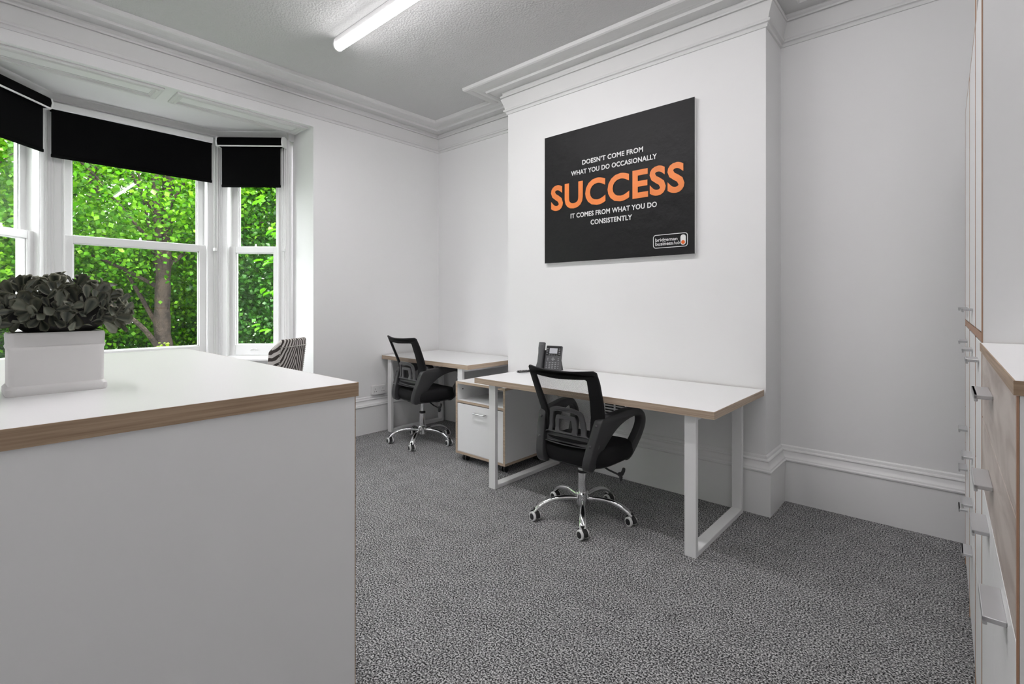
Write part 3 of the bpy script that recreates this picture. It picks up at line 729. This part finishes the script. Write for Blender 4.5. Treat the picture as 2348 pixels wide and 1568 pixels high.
# ------------------------------------------------------------------ mesh task chairs
def back_y(z):
    ks = [(.44, -.115), (.50, -.108), (.56, -.102), (.64, -.108), (.70, -.132), (.80, -.176), (.905, -.222), (.95, -.245)]
    for (a, b), (c, d) in zip(ks, ks[1:]):
        if z <= c: return b + (d - b) * (z - a) / (c - a)
    return ks[-1][1]
def on_back(x, z, dy=0): return (x, back_y(z) - .050 * (1 - (x / .225) ** 2) + dy, z)
def task_chair(label, loc, rz, star_rot, lift, back_up=0.0):
    t = thing('office_chair', label, 'chair', loc, rz, 'black mesh office chairs'); dz = lift; db = lift + back_up
    # star base
    bm = BM(); lathe(bm, [(.030, .072), (.036, .076), (.036, .125), (.040, .128), (.040, .142), (.034, .150), (.030, .150)], seg=24); obj('hub', bm, 'chrome', t, smooth=True, ang=35)
    for k in range(5):
        a = star_rot - rz + k * 2 * math.pi / 5; ca, sa = math.cos(a), math.sin(a)
        pr_ = [(.028, .112), (.07, .118), (.12, .121), (.17, .118), (.22, .106), (.26, .086), (.288, .062), (.298, .046)]
        bm = BM(); tube(bm, [(r_ * ca, r_ * sa, z) for r_, z in smooth_pts([Vector(p) for p in pr_], 1, False)], [.012, .012, .0125, .013, .0135, .014, .015, .016, .017, .0185, .020, .0205, .021, .0205, .019, .018], 12,
                        [.013, .013, .0135, .0135, .014, .0145, .0145, .015, .0145, .014, .013, .012, .011, .010, .009, .008][:16])
        obj('base_leg', bm, 'chrome', t, smooth=True, ang=60)
        ang = a + (k * 1.9 + 0.7)                                 # each caster has swivelled its own way
        bm = BM(); mt = Matrix.Translation((.290 * ca, .290 * sa, 0)) @ Matrix.Rotation(ang, 4, 'Z')
        hood = [(.036 * math.cos(b), .028 + .034 * math.sin(b)) for b in np.linspace(-.15, math.pi + .1, 11)] + [(-.012, .020), (.012, .020)]
        loft(bm, [[mt @ Vector((u, s, w_)) for u, w_ in hood] for s in (-.011, .011)]); cyl(bm, mt @ Vector((0, 0, .055)), mt @ Vector((0, 0, .072)), .011, seg=12)
        cs = obj('caster', bm, 'plastic', t, smooth=True, ang=35)
        for s in (-1, 1):
            bm = BM(); wm = mt @ Matrix.Translation((0, s * .0125, .027)) @ Matrix.Rotation(R(-90 * s), 4, 'X')
            lathe(bm, [(.018, .0), (.027, .001), (.0275, .010), (.025, .013), (.0185, .0135)], seg=20, mi=0, mtx=wm)
            lathe(bm, [(.0185, .0125), (.0175, .0155), (.010, .018), (.001, .0185)], seg=20, mi=1, mtx=wm)
            obj('wheel', bm, ['wring', 'plastic'], cs, smooth=True, ang=40)
    # gas lift
    bm = BM(); lathe(bm, [(.026, .148), (.026, .270), (.024, .272)], seg=24); gl = obj('gas_lift', bm, 'chrome', t, smooth=True, ang=40)
    bm = BM(); lathe(bm, [(.0285, .266), (.0285, .280), (.020, .284), (.016, .284)], seg=24); obj('collar', bm, 'plastic', gl, smooth=True, ang=40)
    bm = BM(); lathe(bm, [(.014 if dz > .03 else .0255, .27), (.014 if dz > .03 else .0255, .335 + dz)], seg=20); obj('piston', bm, 'chrome', gl, smooth=True, ang=40)
    # mechanism and lever
    bm = BM(); box(bm, -.09, .09, -.11, .09, 0.325 + dz, 0.362 + dz, .012, 2); cyl(bm, (0, .05, 0.332 + dz), (0, .15, 0.325 + dz), .022); cyl(bm, (0, .15, 0.325 + dz), (0, .185, 0.324 + dz), .028)
    mc = obj('tilt_mechanism', bm, 'plastic', t, smooth=True)
    bm = BM(); tube(bm, [(.06, -.02, 0.342 + dz), (.14, -.01, 0.338 + dz), (.18, .0, 0.318 + dz), (.235, .015, 0.300 + dz)], .0055, 8); obj('lever_rod', bm, 'plastic', mc, smooth=True)
    bm = BM(); tube(bm, smooth_pts([Vector(p) for p in ((.232, .015, 0.302 + dz), (.250, .018, 0.302 + dz), (.262, .022, 0.322 + dz), (.265, .024, 0.342 + dz))], 1, False), [.008, .012, .013, .012, .010, .010, .009, .007], 10)
    tube(bm, [(.246, .018, 0.305 + dz), (.250, .016, 0.285 + dz), (.250, .014, 0.266 + dz)], [.010, .017, .010], 12, [.006, .008, .005]); obj('lever_paddle', bm, 'plastic', mc, smooth=True)
    # seat cushion
    bm = BM(); nx, ny = 17, 17; top = []; bot = []
    def sq(u, v_): return u * math.sqrt(1 - v_ * v_ / 2.6), v_ * math.sqrt(1 - u * u / 2.6)
    rings = []
    def ring(s, z):
        pts = []
        for k in range(56):
            a = 2 * math.pi * k / 56; c_, s_ = math.cos(a), math.sin(a); n_ = 4.2
            q = (abs(c_) ** n_ + abs(s_) ** n_) ** (-1 / n_)
            x, y = c_ * q, s_ * q
            w_ = .245 - .016 * (1 - y) / 2 * 1.2
            zz = z - (.030 * max(0, y * s - .45) ** 1.5 if z > .40 else 0) + (.010 * (abs(x) * s) ** 2 if z > .42 else 0)
            pts.append((x * w_ * s, (.045 + y * .222 * s), zz + dz))
        return pts
    for s, z in ((.90, .358), (.965, .366), (1.0, .386), (1.005, .408), (.99, .430), (.95, .446), (.86, .456), (.66, .460), (.36, .458), (.08, .456)): rings.append(ring(s, z))
    loft(bm, rings); obj('seat', bm, 'fabric', t, smooth=True, ang=60)
    bm = BM(); loft(bm, [ring(.88, .350), ring(.93, .360)]); obj('seat_pan', bm, 'plastic', t)
    # backrest frame
    out = smooth_pts([Vector(p) for p in resample([(-.228, .908), (-.10, .898), (0, .896), (.10, .898), (.228, .908), (.232, .84), (.226, .74), (.216, .64), (.205, .55), (.190, .505), (.12, .490), (0, .486), (-.12, .490), (-.190, .505), (-.205, .55), (-.216, .64), (-.226, .74), (-.232, .84)], .05)], 1)
    hole = smooth_pts([Vector(p) for p in resample([(-.184, .866), (0, .858), (.184, .866), (.172, .74), (.154, .63), (.148, .56), (.13, .535), (0, .522), (-.13, .535), (-.148, .56), (-.154, .63), (-.172, .74)], .05)], 1)
    bm = shape2d([tuple(p) for p in out], [[tuple(p) for p in hole]], .022, .005, 1)
    tf(bm, lambda c: on_back(c.x, c.y, -c.z)); tf(bm, lambda c: (c.x, c.y, c.z + db))
    obj('back_frame', bm, 'frame_fab', t, smooth=True, ang=50)
    bm = BM(); g = [[bm.verts.new(Vector(on_back((-1 + 2 * i / 16) * (.20 - .035 * max(0, (.66 - z) / .16)), z, .004)) + Vector((0, 0, db))) for i in range(17)] for z in np.linspace(.515, .875, 19)]
    for r0, r1 in zip(g, g[1:]):
        for i in range(16): bm.faces.new((r0[i], r0[i + 1], r1[i + 1], r1[i]))
    obj('mesh_panel', bm, 'mesh', t, smooth=True)
    # lumbar bracket behind the mesh
    o1 = smooth_pts([Vector(p) for p in resample([(-.20, .470), (.20, .470), (.205, .512), (.150, .520), (.128, .53), (.122, .60), (.108, .662), (.06, .680), (-.06, .680), (-.108, .662), (-.122, .60), (-.128, .53), (-.150, .520), (-.205, .512)], .03)], 1)
    slot = smooth_pts([Vector(p) for p in resample([(-.104, .530), (-.074, .528), (-.072, .60), (-.060, .630), (.060, .630), (.072, .60), (.074, .528), (.104, .530), (.098, .60), (.086, .648), (.05, .658), (-.05, .658), (-.086, .648), (-.098, .60)], .02)], 1)
    win = smooth_pts([Vector(p) for p in resample([(-.044, .535), (.044, .535), (.050, .560), (.044, .612), (-.044, .612), (-.050, .560)], .02)], 1)
    bm = shape2d([tuple(p) for p in o1], [[tuple(p) for p in slot], [tuple(p) for p in win]], .014, .003, 1)
    tf(bm, lambda c: on_back(c.x, c.y, -.016 - c.z - .010 * max(0, (.56 - c.y) / .09))); tf(bm, lambda c: (c.x, c.y, c.z + db))
    obj('lumbar_bracket', bm, 'greypl', t, smooth=True, ang=50)
    # arms
    prof = [(-.190, .352), (-.207, .385), (-.192, .460), (-.162, .545), (-.140, .612), (-.118, .636), (0, .646), (.12, .656), (.205, .650), (.262, .615), (.285, .555), (.262, .475), (.205, .385), (.172, .352), (.138, .354), (.182, .425), (.237, .505), (.256, .562), (.238, .610), (.175, .624), (.08, .604), (-.005, .560), (-.073, .484), (-.122, .415), (-.150, .352)]
    pr2 = [tuple(p) for p in smooth_pts([Vector(p) for p in prof], 2)]
    def arm_x(y, z): return .196 - .15 * max(0, .62 - z) + .052 * max(0, y + .12) / .38
    for s in (-1, 1):
        bm = shape2d(pr2, [], .052, .008, 2)
        tf(bm, lambda c: (s * (arm_x(c.x, c.y) + c.z), c.x, c.y + dz)); am = obj('armrest', bm, 'armpl', t, smooth=True, ang=45)
        for yb, zb_ in ((-.150, .600), (-.186, .490)):
            bm = BM(); c = Vector((s * arm_x(yb, zb_), yb - .003, zb_ + dz))
            bmesh.ops.create_uvsphere(bm, u_segments=12, v_segments=8, radius=.008, matrix=Matrix.Translation(c)); obj('bolt', bm, 'greypl', am, smooth=True)
    return t
task_chair('black mesh office chair on chrome base at the desk with phone', (-1.668, 2.505, 0), 0.0, R(-56), 0.0)
task_chair('black mesh office chair on chrome base at the corner desk', (-3.664, 2.868, 0), R(-5), R(-56), 0.045, 0.022)

# ------------------------------------------------------------------ zebra chair by the window
fz = Vector((-.83, -.56)); rzc = math.atan2(fz.y, fz.x) - math.pi / 2
t = thing('zebra_chair', 'zebra striped upholstered chair beside the bay window', 'chair', (-4.10 + fz.x * .22, 1.850 + fz.y * .22, 0), rzc)
# local +y is forward; the back sits at y=-0.22
def plan(s, z):                                                   # U-shaped plan line of the back shell, s in -1..1
    f = min(1, max(0, (z - .42) / .56)); wd = .138 + .028 * f; lean = -.06 * f
    if abs(s) < .62: return Vector((s / .62 * wd, -.20 + lean + .02 * (s / .62) ** 4))
    k = (abs(s) - .62) / .38; return Vector((math.copysign(wd + .012 * math.sin(k * 1.5), s), -.18 + lean + k * .085))
def shell(off):
    rows = []
    for z in np.linspace(.40, .965, 15):
        row = []
        for i in range(33):
            s = -1 + 2 * i / 32; p = plan(s, z); q = plan(min(1, s + .02), z) - plan(max(-1, s - .02), z); n_ = Vector((q.y, -q.x)).normalized()
            drop = .09 * max(0, abs(s) - .62) / .38 * ((z - .40) / .565)
            p = p + n_ * off
            row.append(Vector((p.x, p.y, z - drop)))
        rows.append(row)
    return rows
bm = BM(); A_, B_ = shell(.022), shell(-.022)
roll = []
for k, a in enumerate(np.linspace(0, math.pi, 7)[1:-1]):
    roll.append([A_[-1][i].lerp(B_[-1][i], (1 - math.cos(a)) / 2) + Vector((0, 0, .022 * math.sin(a))) for i in range(33)])
rows = A_ + roll + B_[::-1]
vr = [[bm.verts.new(p) for p in r_] for r_ in rows]
for a, b in zip(vr, vr[1:]):
    for i in range(32): bm.faces.new((a[i], a[i + 1], b[i + 1], b[i]))
for i in range(32): bm.faces.new((vr[-1][i], vr[-1][i + 1], vr[0][i + 1], vr[0][i]))
bm.faces.new([r_[0] for r_ in vr]); bm.faces.new([r_[-1] for r_ in vr][::-1])
bk = obj('backrest', bm, 'zebra', t, smooth=True, ang=60)
bm = BM()
A2 = shell(.024)
for i_, s_ in ((6, 1), (26, 1)):
    for z in np.linspace(0, 13.0, 34):
        k = int(min(13, z)); f = z - k; p = A2[k][i_].lerp(A2[k + 1][i_], f); bmesh.ops.create_icosphere(bm, subdivisions=1, radius=.0055, matrix=Matrix.Translation(p))
for u in np.linspace(6, 26, 36):
    k = int(min(25, u)); p = A2[13][k].lerp(A2[13][k + 1], u - k); bmesh.ops.create_icosphere(bm, subdivisions=1, radius=.0055, matrix=Matrix.Translation(p))
obj('nail_trim', bm, 'nail', bk, smooth=True)
bm = BM(); box(bm, -.225, .225, -.18, .26, .36, .48, .04, 4); obj('seat', bm, 'zebra', t, smooth=True)
for x in (-.19, .19):
    for y in (-.16, .22):
        bm = BM(); cyl(bm, (x, y, .37), (x * 1.02, y + (.03 if y > 0 else -.04), 0), .022, .014); obj('leg', bm, 'dleg', t, smooth=True)

# ------------------------------------------------------------------ planter on the counter
t = thing('potted_succulent', 'dark bushy succulent in a white rectangular planter on the counter', 'plant', (-1.652, .166, cz))
hw, hd, hh = .090, .058, .145
prof = [(-.004, .0), (.004, .0), (.006, .004), (.006, .016), (.003, .020), (0, .023), (0, .104), (.002, .108), (.003, .112), (.001, .116), (.002, .140), (0, .145), (-.008, .145), (-.008, .11)]
bm = BM(); base = rrect(-hd + .004, hd - .004, -hw + .004, hw - .004, .012, 4)
rings = []
for o_, z in prof:
    rings.append([(x * (1 + o_ / hd), y * (1 + o_ / hw), z) for x, y in base])
loft(bm, rings); obj('planter_box', bm, 'ceram', t, smooth=True, ang=35)
bm = BM(); bmesh.ops.create_uvsphere(bm, u_segments=20, v_segments=12, radius=1.0)
tf(bm, lambda c: (c.x * .066, c.y * .094 + .008, .188 + c.z * .058)); bmesh.ops.create_cone(bm, cap_ends=True, segments=12, radius1=.04, radius2=.04, depth=.06, matrix=Matrix.Translation((0, 0, .135))); obj('stem_core', bm, 'soil', t, smooth=True)
def leaf_mesh(w_, l_, cup):
    bm = BM(); lay = bm.verts.layers.float.new('edge'); rows = []
    for i, k in enumerate(np.linspace(0, 1, 6)):
        wd = w_ * (.16 + .84 * math.sin(min(1, k * 1.05) * math.pi * .5) ** 1.2) * math.sqrt(max(0.02, 1 - max(0, (k - .55) / .45) ** 2.6)); row = []
        for u in (-1, -.5, 0, .5, 1):
            v_ = bm.verts.new((u * wd / 2, k * l_, cup * (u * u) * wd * .5 + .18 * l_ * k * k)); v_[lay] = 1.0 if abs(u) == 1 or i == 5 else (.25 if abs(u) == .5 else 0.0); row.append(v_)
        rows.append(row)
    fs = []
    for a, b in zip(rows, rows[1:]):
        for i in range(4): fs.append(bm.faces.new((a[i], a[i + 1], b[i + 1], b[i])))
    bmesh.ops.solidify(bm, geom=fs, thickness=.0028)
    me = bpy.data.meshes.new('leaf'); bm.to_mesh(me); bm.free(); me.materials.append(M['succ'])
    for p in me.polygons: p.use_smooth = True
    return me
lms = [leaf_mesh(.028, .038, .45), leaf_mesh(.031, .042, .30), leaf_mesh(.024, .034, .5), leaf_mesh(.026, .042, .40)]
rl = random.Random(5); NL = 292
for i in range(NL):
    u = (i + .5) / NL; th_ = math.pi * (3 - math.sqrt(5)) * i; sz = 1 - u * 1.30
    ce = math.sqrt(max(0, 1 - sz * sz)); d = Vector((ce * math.cos(th_), ce * math.sin(th_), sz))
    k = rl.uniform(.80, 1.0)
    c = Vector((d.x * .100 * k, .012 + d.y * .138 * k, .184 + d.z * .094 * k + .012 * mnoise.noise(Vector((d.x * 3, d.y * 3, 2)))))
    n_ = Vector((d.x * 1.3, d.y, d.z * 1.1 + .15)).normalized()
    tn = n_.cross(Vector((rl.gauss(0, 1), rl.gauss(0, 1), rl.gauss(0, 1)))).normalized()
    ax = (n_ * rl.uniform(.15, .95) + tn * .8 + Vector((0, 0, -.55 if sz < -.05 else .1))).normalized()      # leaf axis
    up_ = (n_ - ax * n_.dot(ax)).normalized(); sd = ax.cross(up_)
    rot = Matrix((sd, ax, up_)).transposed().to_4x4(); sc_ = rl.uniform(.72, 1.10)
    o = bpy.data.objects.new('leaf', lms[rl.randrange(4)]); C.objects.link(o); o.parent = t
    o.matrix_local = Matrix.Translation(c - ax * .016) @ rot @ Matrix.Diagonal((sc_, sc_, sc_, 1))

# ------------------------------------------------------------------ outside: ground, trees, shrubs
bm = BM(); box(bm, -60, -5.45, -45, 50, -1.3, -1.2); struct(obj('ground', bm, 'grass'), 'green lawn outside the bay window')
nr = np.random.default_rng(11)
def leaves(name, centers, size, mat, parent, upbias=.35, jitter=.35):
    n = len(centers); nrm = nr.normal(size=(n, 3)); nrm[:, 2] = np.abs(nrm[:, 2]) + upbias; nrm /= np.linalg.norm(nrm, axis=1)[:, None]
    d = nr.normal(size=(n, 3)); d -= nrm * np.sum(d * nrm, 1)[:, None]; d /= np.linalg.norm(d, axis=1)[:, None]; s = np.cross(nrm, d)
    L_ = size * nr.uniform(1 - jitter, 1 + jitter, n)[:, None]; w_ = L_ * .42
    b = centers - d * L_ * .5; tp = centers + d * L_ * .5; l = centers - s * w_ + nrm * L_ * .10; r_ = centers + s * w_ + nrm * L_ * .10
    v = np.stack([b, r_, tp, l], 1).reshape(-1, 3)
    me = bpy.data.meshes.new(name); me.vertices.add(4 * n); me.vertices.foreach_set('co', v.ravel())
    i = np.arange(n) * 4; tri = np.stack([i, i + 1, i + 2, i, i + 2, i + 3], 1).ravel()
    me.loops.add(6 * n); me.loops.foreach_set('vertex_index', tri); me.polygons.add(2 * n)
    me.polygons.foreach_set('loop_start', np.arange(2 * n) * 3); me.update(calc_edges=True)
    o = link(name, me, mat, parent); o['kind'] = 'stuff'; return o
def crown(nclump, per, cen, rad, spread, seed, hollow=.45):
    g = np.random.default_rng(seed); d = g.normal(size=(nclump, 3)); d /= np.linalg.norm(d, axis=1)[:, None]
    rr = g.uniform(hollow, 1, nclump) ** .6; c = np.array(cen) + d * rr[:, None] * np.array(rad)
    p = np.repeat(c, per, 0) + g.normal(size=(nclump * per, 3)) * np.array(spread)
    return p, c
def tree(name, label, base, trunk, tr, cen, rad, nclump, per, size, mat, seed, nbr=10, spread=(.34, .34, .20), low=None, group='trees outside the bay window'):
    t = thing(name, label, 'tree', base, 0, group); B = Vector(base)
    p, c = crown(nclump, per, np.array(cen) - np.array(base), rad, spread, seed)
    if low is not None:
        p2, c2 = crown(low[0], per, np.array(low[1]) - np.array(base), low[2], spread, seed + 50, .2); p = np.vstack([p, p2])
    g = random.Random(seed)
    bm = BM(); tp = smooth_pts([Vector(q) - B for q in trunk], 2, False); n_ = len(tp)
    tube(bm, tp, [tr * (1 - .7 * i / n_) * (1 + .08 * math.sin(i * 2.1)) for i in range(n_)], 10); obj('trunk', bm, 'bark', t, smooth=True)
    for k in range(nbr):
        i0 = int(n_ * (.28 + .6 * k / nbr)); s_ = tp[i0]; e_ = Vector(c[g.randrange(len(c))]); e_.z = max(e_.z, s_.z + .25)
        mid = s_.lerp(e_, .5) + Vector((g.uniform(-.25, .25), g.uniform(-.25, .25), g.uniform(-.1, .35)))
        q = smooth_pts([s_, s_.lerp(mid, .5) + Vector((g.uniform(-.1, .1), g.uniform(-.1, .1), 0)), mid, e_], 2, False)
        bm = BM(); r0 = tr * (.30 - .15 * k / nbr); tube(bm, q, [r0 * (1 - .85 * j / len(q)) for j in range(len(q))], 7); obj('branch', bm, 'bark', t, smooth=True)
    leaves('foliage', p, size, mat, t)
    return t
tree('leafy_tree', 'tall tree with forked brown trunk behind the middle window', (-11, 2.66, -1.2),
     [(-11, 2.66, -1.2), (-11, 2.60, .3), (-11, 2.56, .9), (-11.0, 2.58, 1.6), (-11, 2.62, 2.4), (-11, 2.66, 3.4), (-11.1, 2.72, 4.6), (-11, 2.6, 6.5)], .17,
     (-11.2, 1.9, 4.5), (2.6, 3.8, 2.9), 560, 90, .078, 'leafA', 3, 12, low=(160, (-12.4, 2.0, 1.6), (1.2, 3.6, 1.3)))
t2 = [o for o in C.objects if o.name == 'leafy_tree'][0]
bm = BM(); B = Vector((-11, 2.66, -1.2)); q = smooth_pts([Vector(p) - B for p in ((-11, 2.58, 1.5), (-10.95, 2.50, 2.3), (-10.9, 2.44, 3.3), (-10.8, 2.35, 5.0))], 2, False)
tube(bm, q, [.095 * (1 - .6 * j / len(q)) for j in range(len(q))], 8); obj('branch', bm, 'bark', t2, smooth=True)
bm = BM(); q = smooth_pts([Vector(p) - B for p in ((-11, 2.56, .35), (-10.8, 2.3, .75), (-10.6, 2.05, 1.0), (-10.4, 1.6, 1.35))], 2, False)
tube(bm, q, [.055 * (1 - .6 * j / len(q)) for j in range(len(q))], 8); obj('branch', bm, 'bark', t2, smooth=True)
tree('leafy_tree', 'pale green tree seen through the left bay window', (-11.5, -1.6, -1.2), [(-11.5, -1.6, -1.2), (-11.4, -1.5, 1), (-11.5, -1.3, 3), (-11.4, -1.2, 5.5)], .15,
     (-11.6, -1.2, 3.4), (2.3, 2.6, 3.0), 330, 85, .08, 'leafA', 21, 8)
tree('ivy_tree', 'dark ivy covered tree behind the right window', (-10.6, 6.0, -1.2), [(-10.6, 6.0, -1.2), (-10.7, 5.9, 1), (-10.8, 5.6, 3), (-10.7, 5.4, 6)], .18,
     (-10.6, 5.6, 2.6), (1.5, 2.5, 3.4), 420, 90, .078, 'leafB', 31, 7)
tree('leafy_tree', 'bright tree far behind the forked trunk', (-16.5, 2.5, -1.2), [(-16.5, 2.5, -1.2), (-16.4, 2.6, 1.5), (-16.5, 2.3, 4), (-16.4, 2.5, 7)], .2,
     (-16.5, 2.0, 4.6), (2.4, 5.0, 4.0), 480, 75, .125, 'leafA', 41, 6, spread=(.5, .5, .36), low=(240, (-17.2, 2.0, 0.6), (1.0, 6.0, 1.7)))
tree('leafy_tree', 'far tree at the right end of the garden', (-15, 9.5, -1.2), [(-15, 9.5, -1.2), (-15, 9.4, 2), (-15, 9.2, 6)], .2,
     (-15, 9.0, 3.2), (2.4, 4.2, 4.2), 330, 60, .16, 'leafB', 51, 5, spread=(.45, .45, .28))
tree('leafy_tree', 'far tree at the left end of the garden', (-15, -6.0, -1.2), [(-15, -6, -1.2), (-15, -5.8, 2), (-15, -6, 6)], .2,
     (-15, -5.5, 3.4), (2.4, 4.0, 4.2), 280, 55, .16, 'leafA', 61, 5, spread=(.45, .45, .28))
def shrub(label, cen, rad, n, size, mat, seed, grp='shrubs under the trees'):
    base = (cen[0], cen[1], -1.2); t = thing('shrub', label, 'shrub', base, 0, grp); g = np.random.default_rng(seed)
    d = g.normal(size=(n, 3)); d /= np.linalg.norm(d, axis=1)[:, None]; p = d * (g.uniform(.3, 1, n) ** .4)[:, None] * np.array(rad) + np.array((0, 0, cen[2] + 1.2)); p[:, 2] = np.maximum(p[:, 2], .02)
    bm = BM()
    for k in range(5):
        a = k * 1.257; tube(bm, [(.05 * math.cos(a), .05 * math.sin(a), 0), (rad[0] * .3 * math.cos(a), rad[1] * .3 * math.sin(a), (cen[2] + 1.2) * .6), (rad[0] * .6 * math.cos(a), rad[1] * .6 * math.sin(a), cen[2] + 1.2 + rad[2] * .3)], [.025, .018, .006], 6)
    obj('stem', bm, 'bark', t, smooth=True)
    leaves('foliage', p, size, mat, t); return t
for i, (x, y, z, rx, ry, rzz, n, mt, lb) in enumerate((
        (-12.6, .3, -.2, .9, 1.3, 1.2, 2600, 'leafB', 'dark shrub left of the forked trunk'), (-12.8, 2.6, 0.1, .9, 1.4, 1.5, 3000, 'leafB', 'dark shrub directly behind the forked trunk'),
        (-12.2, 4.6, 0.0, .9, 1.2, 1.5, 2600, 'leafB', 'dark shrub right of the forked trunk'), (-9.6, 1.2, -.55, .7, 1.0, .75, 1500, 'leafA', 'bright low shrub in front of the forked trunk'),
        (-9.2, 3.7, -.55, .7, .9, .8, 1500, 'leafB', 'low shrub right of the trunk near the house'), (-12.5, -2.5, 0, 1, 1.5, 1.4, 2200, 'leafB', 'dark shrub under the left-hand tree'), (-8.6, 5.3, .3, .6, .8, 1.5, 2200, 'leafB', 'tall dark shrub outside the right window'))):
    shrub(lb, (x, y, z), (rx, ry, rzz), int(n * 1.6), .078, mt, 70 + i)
shrub('clipped yellow green shrub just outside the middle window', (-6.4, 1.50, .30), (.26, .26, .55), 1700, .035, 'leafC', 90)
hg = thing('hedge', 'tall dark green hedge closing off the garden behind the trees', 'hedge', (-19.5, 3, -1.2))
g = np.random.default_rng(8); nH = 26000
bm = BM()
for y in np.arange(-15, 16, 1.0): tube(bm, [(0, y, 0), (.1, y + .1, 3), (0, y, 6.5)], [.06, .05, .02], 6)
hs_ = obj('stems', bm, 'bark', hg, smooth=True); hs_['kind'] = 'stuff'
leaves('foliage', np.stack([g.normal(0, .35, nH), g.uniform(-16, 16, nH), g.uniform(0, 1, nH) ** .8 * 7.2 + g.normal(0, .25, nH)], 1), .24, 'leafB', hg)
# young branch of big bright leaves by the right window
t = thing('leafy_sapling', 'sapling with large bright leaves close to the right window', 'plant', (-6.35, 2.80, -1.2))
bm = BM(); stem = smooth_pts([Vector(p) for p in ((0, 0, 0), (.02, .0, 1.2), (-.03, .02, 2.4), (.02, .05, 3.6), (.0, .08, 4.6))], 2, False)
tube(bm, stem, [.016 * (1 - .7 * i / len(stem)) for i in range(len(stem))], 6); obj('stem', bm, 'bark', t, smooth=True)
bm = BM(); rows = []
for k in np.linspace(0, 1, 6):
    wd = .085 * math.sin(math.pi * min(.97, k * .93 + .07)) ** .8; rows.append([bm.verts.new((u * wd / 2, k * .115, .02 * abs(u) - .03 * k * k)) for u in (-1, 0, 1)])
for a, b in zip(rows, rows[1:]):
    for i in range(2): bm.faces.new((a[i], a[i + 1], b[i + 1], b[i]))
lm = bpy.data.meshes.new('leaf'); bm.to_mesh(lm); bm.free(); lm.materials.append(M['leafA'])
g = random.Random(3)
for zc, nn in ((1.75, 9), (2.12, 9), (2.62, 9), (3.0, 10), (3.35, 10), (3.75, 9)):
    a0 = g.uniform(0, 6)
    for k in range(nn):
        a = R(190) + g.uniform(-1.5, 1.5); rr = g.uniform(.04, .30); z = zc + g.uniform(-.05, .05) + rr * .15
        o = bpy.data.objects.new('leaf', lm); C.objects.link(o); o.parent = t
        o.matrix_local = Matrix.Translation((rr * math.cos(a), rr * math.sin(a), z)) @ Matrix.Rotation(a - math.pi / 2 + g.uniform(-.7, .7), 4, 'Z') @ Matrix.Rotation(g.uniform(-.5, .2), 4, 'X') @ Matrix.Diagonal((*[g.uniform(.7, 1.15)] * 3, 1))
